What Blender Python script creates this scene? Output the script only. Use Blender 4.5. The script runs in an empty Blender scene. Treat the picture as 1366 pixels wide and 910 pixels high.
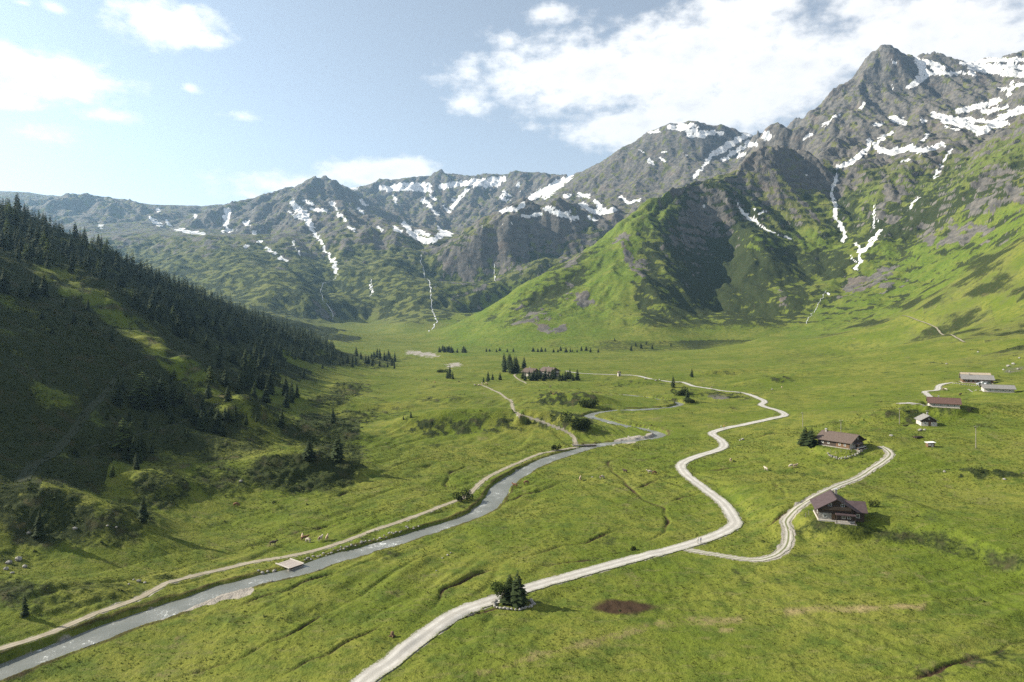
import bpy, bmesh, math, random, time
import numpy as np
from mathutils import Vector, Matrix
T0 = time.time()
random.seed(7)
rng = np.random.default_rng(7)
sc = bpy.context.scene
COL = sc.collection

# ------------------------------------------------------------------ camera
CAMZ = 62.0            # drone height above the valley floor, metres
F, CX, HY = 911.0, 683.0, 420.0     # 24 mm lens on the 1366 px wide photograph; horizon row
cam_d = bpy.data.cameras.new('camera')
cam_d.lens = 24.0; cam_d.sensor_width = 36.0
cam_d.shift_y = -(455.0 - HY) / 1366.0
cam_d.clip_start = 1.0; cam_d.clip_end = 40000.0
cam = bpy.data.objects.new('camera', cam_d); COL.objects.link(cam)
cam.location = (0, 0, CAMZ); cam.rotation_euler = (math.radians(90), 0, 0)
sc.camera = cam

# ------------------------------------------------------------------ light
SUN_EL = math.radians(30.0)
SUN_AZ = math.radians(-82.0)        # from the left, a little ahead of the camera
sdir = Vector((math.sin(SUN_AZ) * math.cos(SUN_EL), math.cos(SUN_AZ) * math.cos(SUN_EL), math.sin(SUN_EL)))
sun_d = bpy.data.lights.new('sun', 'SUN'); sun_d.energy = 5.0; sun_d.angle = math.radians(0.5)
sun_d.color = (1.0, 0.92, 0.76)
sun = bpy.data.objects.new('sun', sun_d); COL.objects.link(sun)
sun.rotation_euler = sdir.to_track_quat('Z', 'Y').to_euler()
EXPOSURE = 1.42
sc.view_settings.view_transform = 'Standard'; sc.view_settings.look = 'None'
sc.view_settings.exposure = EXPOSURE; sc.view_settings.gamma = 1.0
sc.view_settings.use_curve_mapping = False
sc.render.engine = 'CYCLES'
sc.cycles.use_denoising = False
try: sc.cycles.denoiser = 'OPENIMAGEDENOISE'
except Exception: pass
sc.cycles.max_bounces = 6; sc.cycles.diffuse_bounces = 1; sc.cycles.glossy_bounces = 2
sc.cycles.transparent_max_bounces = 8; sc.cycles.volume_bounces = 0
sc.cycles.use_adaptive_sampling = False

class NB:
    """small node-tree builder"""
    def __init__(self, tree):
        self.t = tree; self.n = tree.nodes; self.l = tree.links
    def new(self, kind, **kw):
        nd = self.n.new(kind)
        for k, v in kw.items(): setattr(nd, k, v)
        return nd
    def put(self, sock, v):
        if v is None: return
        if hasattr(v, 'is_output') or isinstance(v, bpy.types.NodeSocket): self.l.new(v, sock)
        else: sock.default_value = v
    def math(self, op, a, b=None, c=None, clamp=False):
        nd = self.new('ShaderNodeMath', operation=op); nd.use_clamp = clamp
        for i, v in enumerate((a, b, c)): self.put(nd.inputs[i], v)
        return nd.outputs[0]
    def mix(self, f, a, b, blend='MIX'):
        nd = self.new('ShaderNodeMix', data_type='RGBA', blend_type=blend)
        self.put(nd.inputs[0], f)
        for i, v in ((6, a), (7, b)):
            if isinstance(v, tuple): v = (*v, 1.0) if len(v) == 3 else v
            self.put(nd.inputs[i], v)
        return nd.outputs[2]
    def noise(self, vec, scale, detail=4, rough=0.55, dist=0.0, dim='3D'):
        nd = self.new('ShaderNodeTexNoise', noise_dimensions=dim)
        self.put(nd.inputs['Vector'], vec); nd.inputs['Scale'].default_value = scale
        nd.inputs['Detail'].default_value = detail; nd.inputs['Roughness'].default_value = rough
        nd.inputs['Distortion'].default_value = dist
        return nd.outputs['Fac']
    def ramp(self, f, lo, hi, a=0.0, b=1.0, smooth=True):
        nd = self.new('ShaderNodeMapRange'); nd.interpolation_type = 'SMOOTHSTEP' if smooth else 'LINEAR'
        self.put(nd.inputs[0], f)
        for i, v in ((1, lo), (2, hi), (3, a), (4, b)): self.put(nd.inputs[i], v)
        return nd.outputs[0]

# ------------------------------------------------------------------ sky
def pix_dir(px, py):
    v = Vector(((px - CX) / F, 1.0, (HY - py) / F)).normalized()
    return math.atan2(v.x, v.y), math.asin(v.z)
world = bpy.data.worlds.new('World'); sc.world = world; world.use_nodes = True
def build_world():
    nb = NB(world.node_tree); nb.n.clear()
    out = nb.new('ShaderNodeOutputWorld'); bg = nb.new('ShaderNodeBackground')
    bg.inputs['Strength'].default_value = 0.05
    nb.l.new(bg.outputs[0], out.inputs[0])
    sky = nb.new('ShaderNodeTexSky'); sky.sky_type = 'NISHITA'; sky.sun_disc = False
    sky.sun_elevation = SUN_EL; sky.sun_rotation = SUN_AZ
    sky.altitude = 1600; sky.air_density = 1.0; sky.dust_density = 0.3; sky.ozone_density = 1.0
    tc = nb.new('ShaderNodeTexCoord'); d = tc.outputs['Generated']
    sep = nb.new('ShaderNodeSeparateXYZ'); nb.l.new(d, sep.inputs[0])
    X, Y, Z = sep.outputs
    az = nb.math('ARCTAN2', X, Y); el = nb.math('ARCSINE', Z)
    comb = nb.new('ShaderNodeCombineXYZ')            # cloud space: azimuth, stretched elevation
    nb.put(comb.inputs[0], nb.math('MULTIPLY', az, 1.0)); nb.put(comb.inputs[1], nb.math('MULTIPLY', el, 1.7))
    cv = comb.outputs[0]
    n1 = nb.noise(cv, 10.0, 7, 0.58, 0.0)
    n2 = nb.noise(cv, 40.0, 3, 0.6, 0.0)
    nz = nb.math('ADD', nb.math('MULTIPLY', nb.math('SUBTRACT', n1, 0.5), 2.0), nb.math('MULTIPLY', nb.math('SUBTRACT', n2, 0.5), .65))
    # cumulus banks: centre (px, py), half width, half height in photo pixels, weight
    blobs = [(915, 78, 170, 60, 1.0), (1010, 95, 140, 70, 1.0), (820, 92, 130, 55, 1.0), (700, 105, 90, 38, .85),
             (1000, 20, 90, 50, .9), (1050, 110, 90, 50, .9), (850, 168, 100, 32, .95), (740, 130, 60, 28, .7), (930, 140, 130, 42, .85),
             (1230, 35, 140, 50, .95), (1320, 45, 110, 50, .95), (1140, 8, 70, 32, .8), (1420, 30, 120, 60, .9),
             (738, 18, 34, 16, .75), (678, 55, 22, 14, .55), (630, 138, 34, 17, .7), (713, 170, 18, 12, .5), (628, 95, 36, 22, .62),
             (226, 34, 62, 30, .95), (262, 50, 50, 16, .8), (70, 100, 95, 32, .95), (20, 82, 70, 28, .85), (10, 132, 40, 14, .75), (130, 112, 40, 22, .7),
             (150, 156, 44, 10, .72), (60, 180, 50, 18, .55), (325, 156, 26, 9, .62), (255, 118, 14, 8, .5), (70, 10, 20, 8, .5), (30, 4, 22, 6, .5),
             (500, 233, 80, 20, 1.0), (400, 248, 90, 16, .8), (545, 225, 40, 14, .9), (340, 262, 50, 10, .6)]
    acc = None
    for bx, by, rx, ry, w in blobs:
        a, e = pix_dir(bx, by); a1, _ = pix_dir(bx + rx, by); _, e1 = pix_dir(bx, by - ry)
        qa = nb.math('MULTIPLY', nb.math('SUBTRACT', az, a), 1.0 / max(abs(a1 - a), 1e-4))
        qe = nb.math('MULTIPLY', nb.math('SUBTRACT', el, e), 1.0 / max(abs(e1 - e), 1e-4))
        q = nb.math('SQRT', nb.math('ADD', nb.math('MULTIPLY', qa, qa), nb.math('MULTIPLY', qe, qe)))
        v = nb.math('MULTIPLY', nb.math('SUBTRACT', 1.6, q), w)
        acc = v if acc is None else nb.math('SMOOTH_MAX', acc, v, 0.25)
    # the same kind of scattered cumulus over the rest of the sky, outside the picture
    wide = nb.ramp(nb.math('ABSOLUTE', az), 0.80, 1.0)
    high = nb.ramp(el, 0.52, 0.66)
    n3 = nb.noise(cv, 3.0, 2, 0.5)
    rest = nb.math('SUBTRACT', nb.math('MULTIPLY', nb.math('SUBTRACT', n3, 0.42), 5.0), nb.ramp(el, 0.0, -0.05, 0.0, 3.0))
    rest = nb.math('SUBTRACT', rest, nb.math('MULTIPLY', nb.math('SUBTRACT', 1.0, nb.math('MAXIMUM', wide, high)), 9.0))
    acc = nb.math('MAXIMUM', acc, rest)
    dens = nb.math('ADD', nb.math('SUBTRACT', acc, 0.36), nz)
    cover = nb.ramp(dens, -.12, 0.72)
    core = nb.ramp(nb.math('ADD', dens, nb.math('MULTIPLY', nb.math('SUBTRACT', nb.noise(cv, 15.0, 4, 0.6), 0.5), 3.0)), 0.7, 2.2)
    cloud = nb.mix(core, (9.6, 9.4, 9.2), (7.0, 7.0, 7.1))
    hsv = nb.new('ShaderNodeHueSaturation'); hsv.inputs['Saturation'].default_value = .50; hsv.inputs['Value'].default_value = 1.36; nb.l.new(sky.outputs[0], hsv.inputs['Color']); skyc = nb.mix(1.0, hsv.outputs[0], (1.0, 1.0, .98), 'MULTIPLY')
    col = nb.mix(nb.math('MULTIPLY', cover, 0.93), skyc, cloud)
    nb.l.new(col, bg.inputs['Color'])
build_world()
# ------------------------------------------------------------------ noise
_perm = np.random.default_rng(11).permutation(4096).astype(np.int32)
def _hash(ix, iy, seed):
    return _perm[(_perm[(ix + seed * 57) & 4095] + iy) & 4095]
_ang = np.linspace(0, 2 * np.pi, 4096, endpoint=False).astype(np.float32)
_gx, _gy = np.cos(_ang * 37), np.sin(_ang * 37)
def perlin(x, y, seed=0):
    x = np.asarray(x, np.float32); y = np.asarray(y, np.float32)
    xf = np.floor(x); yf = np.floor(y); ix = xf.astype(np.int32); iy = yf.astype(np.int32)
    fx = x - xf; fy = y - yf
    u = fx * fx * fx * (fx * (fx * 6 - 15) + 10); v = fy * fy * fy * (fy * (fy * 6 - 15) + 10)
    def g(dx, dy):
        h = _hash(ix + dx, iy + dy, seed); return _gx[h] * (fx - dx) + _gy[h] * (fy - dy)
    a = g(0, 0); b = g(1, 0); c = g(0, 1); d = g(1, 1)
    a += u * (b - a); c += u * (d - c)
    return (a + v * (c - a)) * 1.5
def fbm(x, y, oct=4, gain=0.5, seed=0):
    s = 0; a = 1.0; f = 1.0
    for o in range(oct):
        s = s + a * perlin(x * f + 17.3 * o, y * f - 9.1 * o, seed + o); a *= gain; f *= 2.03
    return s
def sstep(a, b, x):
    t = np.clip((x - a) / (b - a), 0, 1); return t * t * (3 - 2 * t)

# ------------------------------------------------------------------ terrain: surveyed control points
# every entry: photo pixel + distance in metres along the view axis -> a point of the land surface
def P(px, py, d): return ((px - CX) / F * d, d, CAMZ + (HY - py) / F * d)
CTRL = []          # x, y, z, region
def cp(region, pts):
    for p in pts: CTRL.append((*P(*p), region))
def cw(region, pts):
    for p in pts: CTRL.append((*p, region))
FLOOR, HILL, SLOPE, SHOULDER, PEAK, RANGE, DOME, CLIFFS = range(8)
REGION_NAMES = ['valley_floor', 'forested_hillside', 'meadow_slope', 'green_mountain', 'rocky_mountain', 'far_mountain_range', 'domed_mountain', 'cliff_ridge']
# valley floor (flat, rising a little to the right)
cw(FLOOR, [(x, y, z) for y, row in ((20, [(-90, 0), (-40, 0), (0, 0), (60, 0), (130, 1)]), (70, [(-100, 0), (0, 0), (100, 0)]), (120, [(-90, 0), (-30, 0), (30, 0), (90, .5), (150, 3)]),
    (170, [(-110, .5), (-60, 0), (0, 0), (60, 0), (110, 2), (170, 6)]), (220, [(-100, .5), (-40, 0), (20, 0), (70, 1), (100, 4), (150, 6), (220, 10)]),
    (270, [(-85, 1), (-30, 0), (40, 0), (100, 4), (127, 10), (165, 12), (215, 15)]), (330, [(-95, 2), (-40, 0), (40, 0), (110, 4), (160, 11), (230, 17), (300, 24)]),
    (400, [(-110, 3), (-40, 4), (40, 2), (120, 3), (180, 8), (250, 15), (330, 24)]), (500, [(-130, 3), (-60, 3), (40, 3), (130, 3), (220, 8), (310, 19), (400, 34)]),
    (620, [(-150, 3), (-50, 2), (60, 2), (170, 3), (270, 10), (390, 29), (500, 56)]), (760, [(-170, 3), (-60, 2), (60, 2), (190, 2), (300, 8), (430, 30), (560, 80)]),
    (920, [(-185, 2), (-80, 0), (80, 0), (220, 2), (340, 11), (470, 36)]), (1080, [(-220, 2), (-90, 0), (80, 0), (240, 3), (380, 18)]), (1250, [(-250, 4), (-120, 0), (-20, 1)]), (1450, [(-260, 8), (-180, 2), (-110, 4)])) for x, z in row])
# left hillside with its spruce forest
def hill_pt(px, py, slope, foot, off=0.0):
    t = (CX - px) / F
    d = (CAMZ + slope * foot) / (slope * t - (HY - py) / F)
    return (-t * d, d, CAMZ + (HY - py) / F * d)
cw(HILL, [hill_pt(px, py, s, f) for px, py, s, f in [
    (0, 268, .50, 115), (60, 296, .50, 125), (120, 327, .50, 132), (180, 360, .50, 140), (240, 385, .50, 150), (300, 415, .50, 160), (360, 437, .50, 172), (420, 458, .50, 186),
    (30, 352, .57, 120), (90, 368, .57, 122), (140, 405, .57, 122), (190, 450, .57, 122), (250, 500, .56, 118), (300, 535, .55, 115), (335, 562, .52, 112),
    (0, 440, .72, 130), (60, 480, .74, 130), (20, 560, .74, 126), (110, 500, .70, 128), (100, 560, .70, 124), (0, 640, .64, 118), (170, 530, .66, 124), (200, 580, .62, 118),
    (230, 440, .56, 138), (300, 480, .58, 142), (180, 400, .54, 134), (370, 490, .60, 160), (390, 465, .56, 174)]])
cw(HILL, [(-430, 560, 150), (-420, 700, 118), (-370, 800, 84), (-310, 900, 48), (-520, 560, 165), (-520, 700, 135), (-540, 850, 100), (-440, 980, 60), (-330, 1000, 25), (-230, 960, 10),
          (-330, 290, 136), (-260, 285, 92), (-400, 290, 170), (-320, 400, 108), (-400, 410, 138), (-480, 420, 160), (-300, 200, 108), (-220, 60, 66), (-320, 60, 118), (-420, 200, 168), (-600, 400, 185), (-560, 150, 190), (-700, 700, 190), (-700, 1000, 150), (-620, 1200, 110), (-420, 1200, 35), (-500, 1450, 60), (-330, 1350, 12)])  # unseen ground left of frame, shaped to shade the hollow and spare the rib
cp(HILL, [(455, 478, 960), (490, 478, 985), (525, 486, 930)])
# right meadow slope
cp(SLOPE, [(1055, 451, 1150), (1130, 440, 1060), (1202, 419, 1000), (1283, 370, 950), (1366, 321, 900), (1480, 255, 850), (1366, 440, 640), (1366, 480, 520), (1290, 440, 780), (1220, 455, 760), (1366, 395, 760), (1500, 420, 560), (1500, 340, 700), (1500, 520, 400), (1150, 475, 860)])
cw(SLOPE, [(430, 1180, 34), (600, 1180, 62), (760, 1120, 160), (900, 700, 260), (700, 420, 120), (600, 200, 90), (400, 200, 30), (400, 60, 30), (1000, 900, 340), (900, 300, 220)])
# green shoulder on the right, with the shaded hollow
cp(SHOULDER, [(600, 455, 1420), (640, 428, 1520), (700, 388, 1640), (740, 360, 1730), (780, 333, 1820), (830, 296, 1960), (880, 266, 2080), (905, 258, 2130), (925, 249, 2170), (950, 244, 2250), (985, 222, 2380), (1012, 205, 2460), (1040, 195, 2500), (1060, 205, 2480),
    (640, 463, 1280), (700, 466, 1230), (780, 467, 1180), (850, 468, 1170), (930, 466, 1180), (1000, 462, 1190), (1050, 457, 1240),
    (700, 425, 1420), (770, 400, 1540), (770, 435, 1370), (820, 350, 1740), (830, 400, 1520), (830, 440, 1330), (862, 318, 1822), (856, 355, 1652), (850, 412, 1437), (900, 282, 1997), (882, 315, 1828), (872, 375, 1568), (870, 428, 1357),
    (945, 288, 2095), (955, 330, 1980), (962, 370, 1815), (955, 410, 1610), (945, 445, 1365),
    (1005, 300, 1960), (1010, 345, 1800), (1015, 390, 1620), (1010, 430, 1400), (985, 260, 2150), (1040, 250, 2260), (1060, 290, 2100), (1050, 330, 1920), (1070, 370, 1740), (1060, 410, 1540), (1065, 440, 1370), (1085, 240, 2380)])
# back of the shoulder falls into the hidden side valley
cp(SHOULDER, [(700, 470, 2300), (760, 420, 2400), (830, 370, 2600), (900, 320, 2800), (960, 290, 2950), (1040, 250, 3000)])
# big rocky mountain on the right
cp(PEAK, [(1150, 87, 3620), (1166, 68, 3640), (1180, 62, 3650), (1197, 66, 3660), (1212, 77, 3680), (1225, 78, 3690), (1237, 70, 3690), (1252, 76, 3720), (1275, 84, 3800), (1130, 106, 3560), (1100, 134, 3460), (1080, 154, 3400), (1060, 170, 3360), (1032, 181, 3280),
    (1165, 110, 3430), (1140, 140, 3270), (1110, 170, 3080), (1090, 200, 2880), (1180, 100, 3470), (1200, 130, 3240), (1225, 110, 3400), (1240, 100, 3480), (1265, 112, 3400), (1230, 145, 3080), (1160, 175, 2920), (1190, 160, 3020), (1290, 148, 3060),
    (1290, 88, 3900), (1330, 78, 4000), (1366, 73, 4000), (1480, 40, 3900), (1366, 105, 3400), (1366, 140, 2800), (1320, 165, 2680), (1250, 178, 2660), (1300, 185, 2500), (1200, 198, 2620), (1150, 200, 2650), (1120, 225, 2460), (1175, 228, 2370), (1366, 166, 2150), (1310, 200, 2150), (1240, 218, 2230),
    (1112, 262, 2230), (1118, 300, 2050), (1150, 300, 2000), (1190, 275, 2050), (1170, 320, 1870), (1140, 350, 1760), (1100, 395, 1560), (1075, 430, 1390), (1110, 425, 1380), (1160, 385, 1560), (1200, 350, 1690), (1230, 300, 1850), (1290, 265, 1800), (1270, 320, 1620), (1330, 290, 1600), (1366, 250, 1620), (1366, 290, 1400), (1280, 355, 1400), (1200, 395, 1400), (1160, 415, 1340), (1480, 200, 1600), (1480, 120, 2200)])
cw(PEAK, [(2100, 1700, 1000), (1700, 1100, 760), (2700, 2600, 1500), (1400, 3900, 1200), (1800, 4300, 1300), (2800, 4000, 1500), (3400, 5000, 1200), (1300, 4600, 700), (2000, 5600, 700), (3000, 6300, 700)])
# dark domed mountain
cp(DOME, [(757, 240, 4200), (790, 220, 4280), (830, 195, 4340), (870, 171, 4380), (900, 167, 4400), (925, 168, 4400), (960, 178, 4420), (985, 187, 4440), (1010, 194, 4450), (1040, 196, 4400), (1090, 200, 4400),
    (800, 252, 3860), (850, 225, 3960), (900, 200, 4060), (900, 245, 3660), (850, 268, 3420), (950, 215, 3850), (930, 240, 3560), (985, 205, 3900), (700, 287, 3500), (760, 258, 3850), (820, 278, 3300), (870, 180, 4300)])
cp(DOME, [(985, 236, 3560), (1010, 222, 3890), (975, 215, 4000),  (1020, 222, 3700), (1060, 196, 3820), (1100, 172, 3900), (1150, 140, 4050), (1200, 120, 4150), (1250, 120, 4250), (1040, 250, 3350), (1000, 205, 4100), (1060, 200, 4150)])
cw(DOME, [(600, 5000, 700), (1200, 5000, 700), (900, 5700, 700)])
# cliff ridge left of the shoulder
cp(CLIFFS, [(598, 332, 2760), (640, 312, 2780), (680, 292, 2860), (720, 275, 2960), (770, 272, 3060), (810, 274, 3120), (606, 372, 2640), (652, 352, 2690), (700, 332, 2770), (745, 316, 2860), (620, 402, 2300), (660, 390, 2390), (700, 370, 2480), (745, 345, 2580), (595, 425, 1950), (625, 430, 1900), (650, 415, 2050), (590, 443, 1800),
    (650, 312, 3200), (720, 285, 3400)])
# far range on the left, headwall and hanging valley
cp(RANGE, [(452, 250, 4700), (480, 249, 5200), (510, 243, 5500), (540, 239, 5550), (575, 235, 5600), (605, 232, 5600), (625, 237, 5600), (655, 238, 5600), (688, 233, 5500), (718, 231, 5400), (740, 234, 5200), (760, 240, 5000),
    (560, 322, 3950), (590, 316, 4000), (530, 305, 4050), (610, 300, 4250), (650, 288, 4350), (700, 265, 4750), (560, 280, 4600), (620, 270, 4750), (500, 280, 4500), (660, 255, 5050), (520, 262, 5000), (580, 255, 5150),
    (545, 325, 2950), (572, 332, 2950), (566, 355, 2680), (570, 372, 2480), (575, 395, 2250), (579, 420, 2010), (581, 437, 1840),
    (550, 378, 2380), (525, 345, 2640), (505, 305, 3050), (470, 285, 3450), (450, 305, 3150), (465, 350, 2650), (485, 400, 2230), (510, 442, 1860), (545, 430, 1900), (420, 265, 3900),
    (425, 236, 4200), (412, 241, 4180), (440, 243, 4300), (395, 248, 4150), (370, 257, 4100), (330, 273, 4200), (300, 284, 4300), (270, 280, 4350), (240, 279, 4300), (205, 279, 4250), (175, 268, 4200), (130, 262, 4100), (92, 262, 4100), (75, 270, 4150), (60, 261, 5300), (30, 268, 5300), (0, 272, 5300), (-120, 262, 5200), (-250, 265, 5000),
    (410, 292, 3400), (440, 345, 2720), (432, 390, 2330), (446, 425, 2060), (380, 285, 3600), (350, 320, 3250), (300, 300, 3600), (250, 300, 3600), (200, 295, 3700), (150, 290, 3700),
    (100, 305, 3200), (200, 312, 2950), (270, 315, 2780), (330, 337, 2500), (390, 362, 2260), (430, 398, 2060), (447, 436, 1880), (330, 312, 3000), (390, 330, 2750), (150, 350, 2500), (300, 390, 2050), (380, 420, 1860), (20, 320, 2900), (-120, 310, 2900), (0, 380, 2100), (150, 410, 1900), (-150, 350, 2000)])
cw(RANGE, [(-2500, 6000, 700), (-1500, 6200, 700), (-500, 6300, 800), (200, 6300, 800), (-4500, 5500, 700), (-2800, 3500, 600), (-2200, 2400, 520), (-1500, 1500, 350)])
ctrl = np.array([c[:3] for c in CTRL], np.float64); creg = np.array([c[3] for c in CTRL])
SC, CC = 1000.0, 0.035
def _phi(d2): return np.sqrt(d2 + CC * CC)
_A = ctrl[:, :2] / SC; _n = len(_A)
_K = _phi(((_A[:, None] - _A[None]) ** 2).sum(-1)); _K[np.diag_indices(_n)] -= 0.010
_Q = np.c_[np.ones(_n), _A]
_sol = np.linalg.solve(np.block([[_K, _Q], [_Q.T, np.zeros((3, 3))]]), np.r_[ctrl[:, 2], np.zeros(3)])
_w, _lin = _sol[:_n].astype(np.float32), _sol[_n:].astype(np.float32)
def base_height(x, y):
    """smooth land surface and its slope vector"""
    x = (x / SC).astype(np.float32).ravel(); y = (y / SC).astype(np.float32).ravel()
    h = _lin[0] + _lin[1] * x + _lin[2] * y; gx = np.full_like(x, _lin[1]); gy = np.full_like(x, _lin[2])
    ax = _A[:, 0].astype(np.float32); ay = _A[:, 1].astype(np.float32)
    for i in range(0, len(x), 20000):
        dx = x[i:i + 20000, None] - ax; dy = y[i:i + 20000, None] - ay
        r = np.sqrt(dx * dx + dy * dy + np.float32(CC * CC)); h[i:i + 20000] += r @ _w
        wr = _w / r; gx[i:i + 20000] += (dx * wr).sum(1); gy[i:i + 20000] += (dy * wr).sum(1)
    return h, gx / SC, gy / SC

# ------------------------------------------------------------------ terrain grid (finer near, coarser far)
ys = [45.0]
while ys[-1] < 6300:
    y = ys[-1]
    s = 0.0052 * y if y < 1250 else (6.6 if y < 3000 else (10.0 if y < 4700 else 22.0))
    if y < 105: s = 1.2
    ys.append(y + s)
ys = np.array(ys)
uu = np.concatenate([np.linspace(-1.5, -0.82, 60, endpoint=False), np.linspace(-0.82, 0.82, 900), np.linspace(0.82, 1.5, 61)[1:]])
OFF = 60.0
NR, NC = len(ys), len(uu)
GX = (uu[None, :] * (ys[:, None] + OFF)); GY = np.repeat(ys[:, None], NC, 1)
shape = GX.shape
# smooth surface on a coarser copy of the grid, then interpolated
def coarse_idx(n, k):
    i = np.arange(0, n, k); return i if i[-1] == n - 1 else np.r_[i, n - 1]
ri, ci = coarse_idx(NR, 3), coarse_idx(NC, 3)
def upsample(a):
    t = np.empty((len(ri), NC), np.float32)
    for k in range(len(ri)): t[k] = np.interp(np.arange(NC), ci, a[k])
    o = np.empty((NR, NC), np.float32); lo = np.clip(np.searchsorted(ri, np.arange(NR), 'right') - 1, 0, len(ri) - 2)
    f = ((np.arange(NR) - ri[lo]) / (ri[lo + 1] - ri[lo]))[:, None].astype(np.float32)
    return t[lo] * (1 - f) + t[lo + 1] * f
_h, _gxs, _gys = base_height(GX[np.ix_(ri, ci)], GY[np.ix_(ri, ci)])
H = upsample(_h.reshape(len(ri), len(ci))); SX = upsample(_gxs.reshape(len(ri), len(ci))); SY = upsample(_gys.reshape(len(ri), len(ci)))
# region of each vertex = the massif of its nearest control point
_cx = GX[np.ix_(ri[::2], ci[::2])]; _cy = GY[np.ix_(ri[::2], ci[::2])]
_d = ((_cx.ravel()[:, None] + 0 - ctrl[None, :, 0]) ** 2 + (_cy.ravel()[:, None] - ctrl[None, :, 1]) ** 2)
_reg = creg[_d.argmin(1)].reshape(_cx.shape)
def nearest_up(a):
    r2, c2 = ri[::2], ci[::2]
    ra = np.clip(np.round(np.interp(np.arange(NR), r2, np.arange(len(r2)))).astype(int), 0, len(r2) - 1)
    ca = np.clip(np.round(np.interp(np.arange(NC), c2, np.arange(len(c2)))).astype(int), 0, len(c2) - 1)
    return a[np.ix_(ra, ca)]
REG = nearest_up(_reg)
print('base', NR, NC, round(time.time() - T0, 1))

# ------------------------------------------------------------------ relief
def pix_of(x, y, z): return CX + F * x / y, HY - F * (z - CAMZ) / y
slope = np.sqrt(SX ** 2 + SY ** 2)
mount = sstep(1000, 1500, GY + np.abs(GX) * 0.35) * sstep(8, 90, H) * sstep(.08, .4, slope)   # how mountainous, 0..1
def erosion(x, y, sx, sy, wave, amp, octs, gain=0.5, k=1.0, seed=3):
    """branching gullies that run down the fall line"""
    h = np.zeros_like(x, dtype=np.float32); sx = sx.astype(np.float32).copy(); sy = sy.astype(np.float32).copy()
    f = 1.0 / wave; a = amp
    for o in range(octs):
        m = np.sqrt(sx * sx + sy * sy) + 1e-4
        dx = (-sy / m * k).astype(np.float32); dy = (sx / m * k).astype(np.float32)
        px = (x * f).astype(np.float32); py = (y * f).astype(np.float32)
        ix = np.floor(px).astype(np.int32); iy = np.floor(py).astype(np.int32); fx = px - ix; fy = py - iy
        c = 0; s = 0; wt = 0
        for i in (-1, 0, 1):
            for j in (-1, 0, 1):
                hh = _hash(ix + i, iy + j, seed + o)
                qx = fx - i - (hh & 63) / 64.0 * 0.8 - 0.1; qy = fy - j - ((hh >> 6) & 63) / 64.0 * 0.8 - 0.1
                w = np.exp(-(qx * qx + qy * qy) * 2.2); ph = (qx * dx + qy * dy) * 6.2831 + (hh & 15) * 0.39
                c = c + np.cos(ph) * w; s = s - np.sin(ph) * w; wt = wt + w
        c /= wt; s /= wt
        h += a * c; g = a * f * 6.2831 * s * 0.55
        sx += g * dx; sy += g * dy
        a *= gain; f *= 2.0
    return h
far = (mount > 0.01)
xs, yv = GX[far], GY[far]
er = erosion(xs + 18 * perlin(xs / 120, yv / 120, 5), yv + 18 * perlin(xs / 120, yv / 120, 6), SX[far], SY[far], 300.0, 26.0, 5, 0.52)
alt = H[far]; ER = np.zeros(shape, np.float32); ER[far] = er / 26.0
ampl = (0.5 + 0.75 * sstep(150, 700, alt)) * mount[far] * np.where(REG[far] == DOME, .45, np.where(REG[far] == SHOULDER, .80, np.where(REG[far] == RANGE, .85, .8)))
crag = fbm(xs / 90, yv / 90, 5, 0.55, 21)
ridged = 1 - np.abs(fbm(xs / 210, yv / 210, 4, 0.5, 31)) * 1.6
Hm = H.copy()
Hm[far] += ampl * (er + 9 * crag + 16 * (ridged - 0.5) * sstep(200, 700, alt))
Hm[far] += mount[far] * (2.2 * fbm(xs / 34, yv / 34, 3, .6, 35) + 1.2 * np.abs(perlin(xs / 15, yv / 15, 39))) * (0.45 + .55 * sstep(150, 450, alt))
# slabs and rock steps high up
stp = 26.0; q = Hm[far] / stp + 0.6 * fbm(xs / 160, yv / 160, 2, 0.5, 41); fr = q - np.floor(q)
Hm[far] += (sstep(.25, .75, fr) - fr) * stp * 0.36 * sstep(120, 420, alt) * mount[far]
H = Hm
# the relief may not carry the land away from its surveyed points: take the mean error there back out
def height_at0(x, y):
    r = np.clip(np.searchsorted(ys, y, 'right') - 1, 0, NR - 2); fr = np.clip((y - ys[r]) / (ys[r + 1] - ys[r]), 0, 1)
    u = x / (y + OFF); c = np.clip(np.searchsorted(uu, u, 'right') - 1, 0, NC - 2); fc = np.clip((u - uu[c]) / (uu[c + 1] - uu[c]), 0, 1)
    return (H[r, c] * (1 - fc) + H[r, c + 1] * fc) * (1 - fr) + (H[r + 1, c] * (1 - fc) + H[r + 1, c + 1] * fc) * fr
inside = (ctrl[:, 1] > 1000) & (ctrl[:, 1] < 6200) & (np.abs(ctrl[:, 0] / (ctrl[:, 1] + OFF)) < 1.45)
_ci = ctrl[inside]; _nb = np.array([_ci[:, 2] - height_at0(_ci[:, 0] + ox, _ci[:, 1] + oy) for ox, oy in ((0, 0), (30, 0), (-30, 0), (0, 30), (0, -30), (60, 0), (-60, 0), (0, 60))]); _res = .5 * _nb.mean(0) + .5 * _nb.min(0)
_Ai = _ci[:, :2] / SC; _r2 = ((_Ai[:, None] - _Ai[None]) ** 2).sum(-1); SG = 0.17
_G = np.exp(-_r2 / SG ** 2); _num = np.linalg.solve(_G + 0.12 * np.eye(len(_Ai)), _res).astype(np.float32)
xx = (GX[np.ix_(ri, ci)].ravel() / SC).astype(np.float32); yy2 = (GY[np.ix_(ri, ci)].ravel() / SC).astype(np.float32); cor = np.zeros(len(xx), np.float32)
for i in range(0, len(xx), 20000):
    cor[i:i + 20000] = np.exp(-((xx[i:i + 20000, None] - _Ai[:, 0].astype(np.float32)) ** 2 + (yy2[i:i + 20000, None] - _Ai[:, 1].astype(np.float32)) ** 2) / SG ** 2) @ _num
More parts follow.
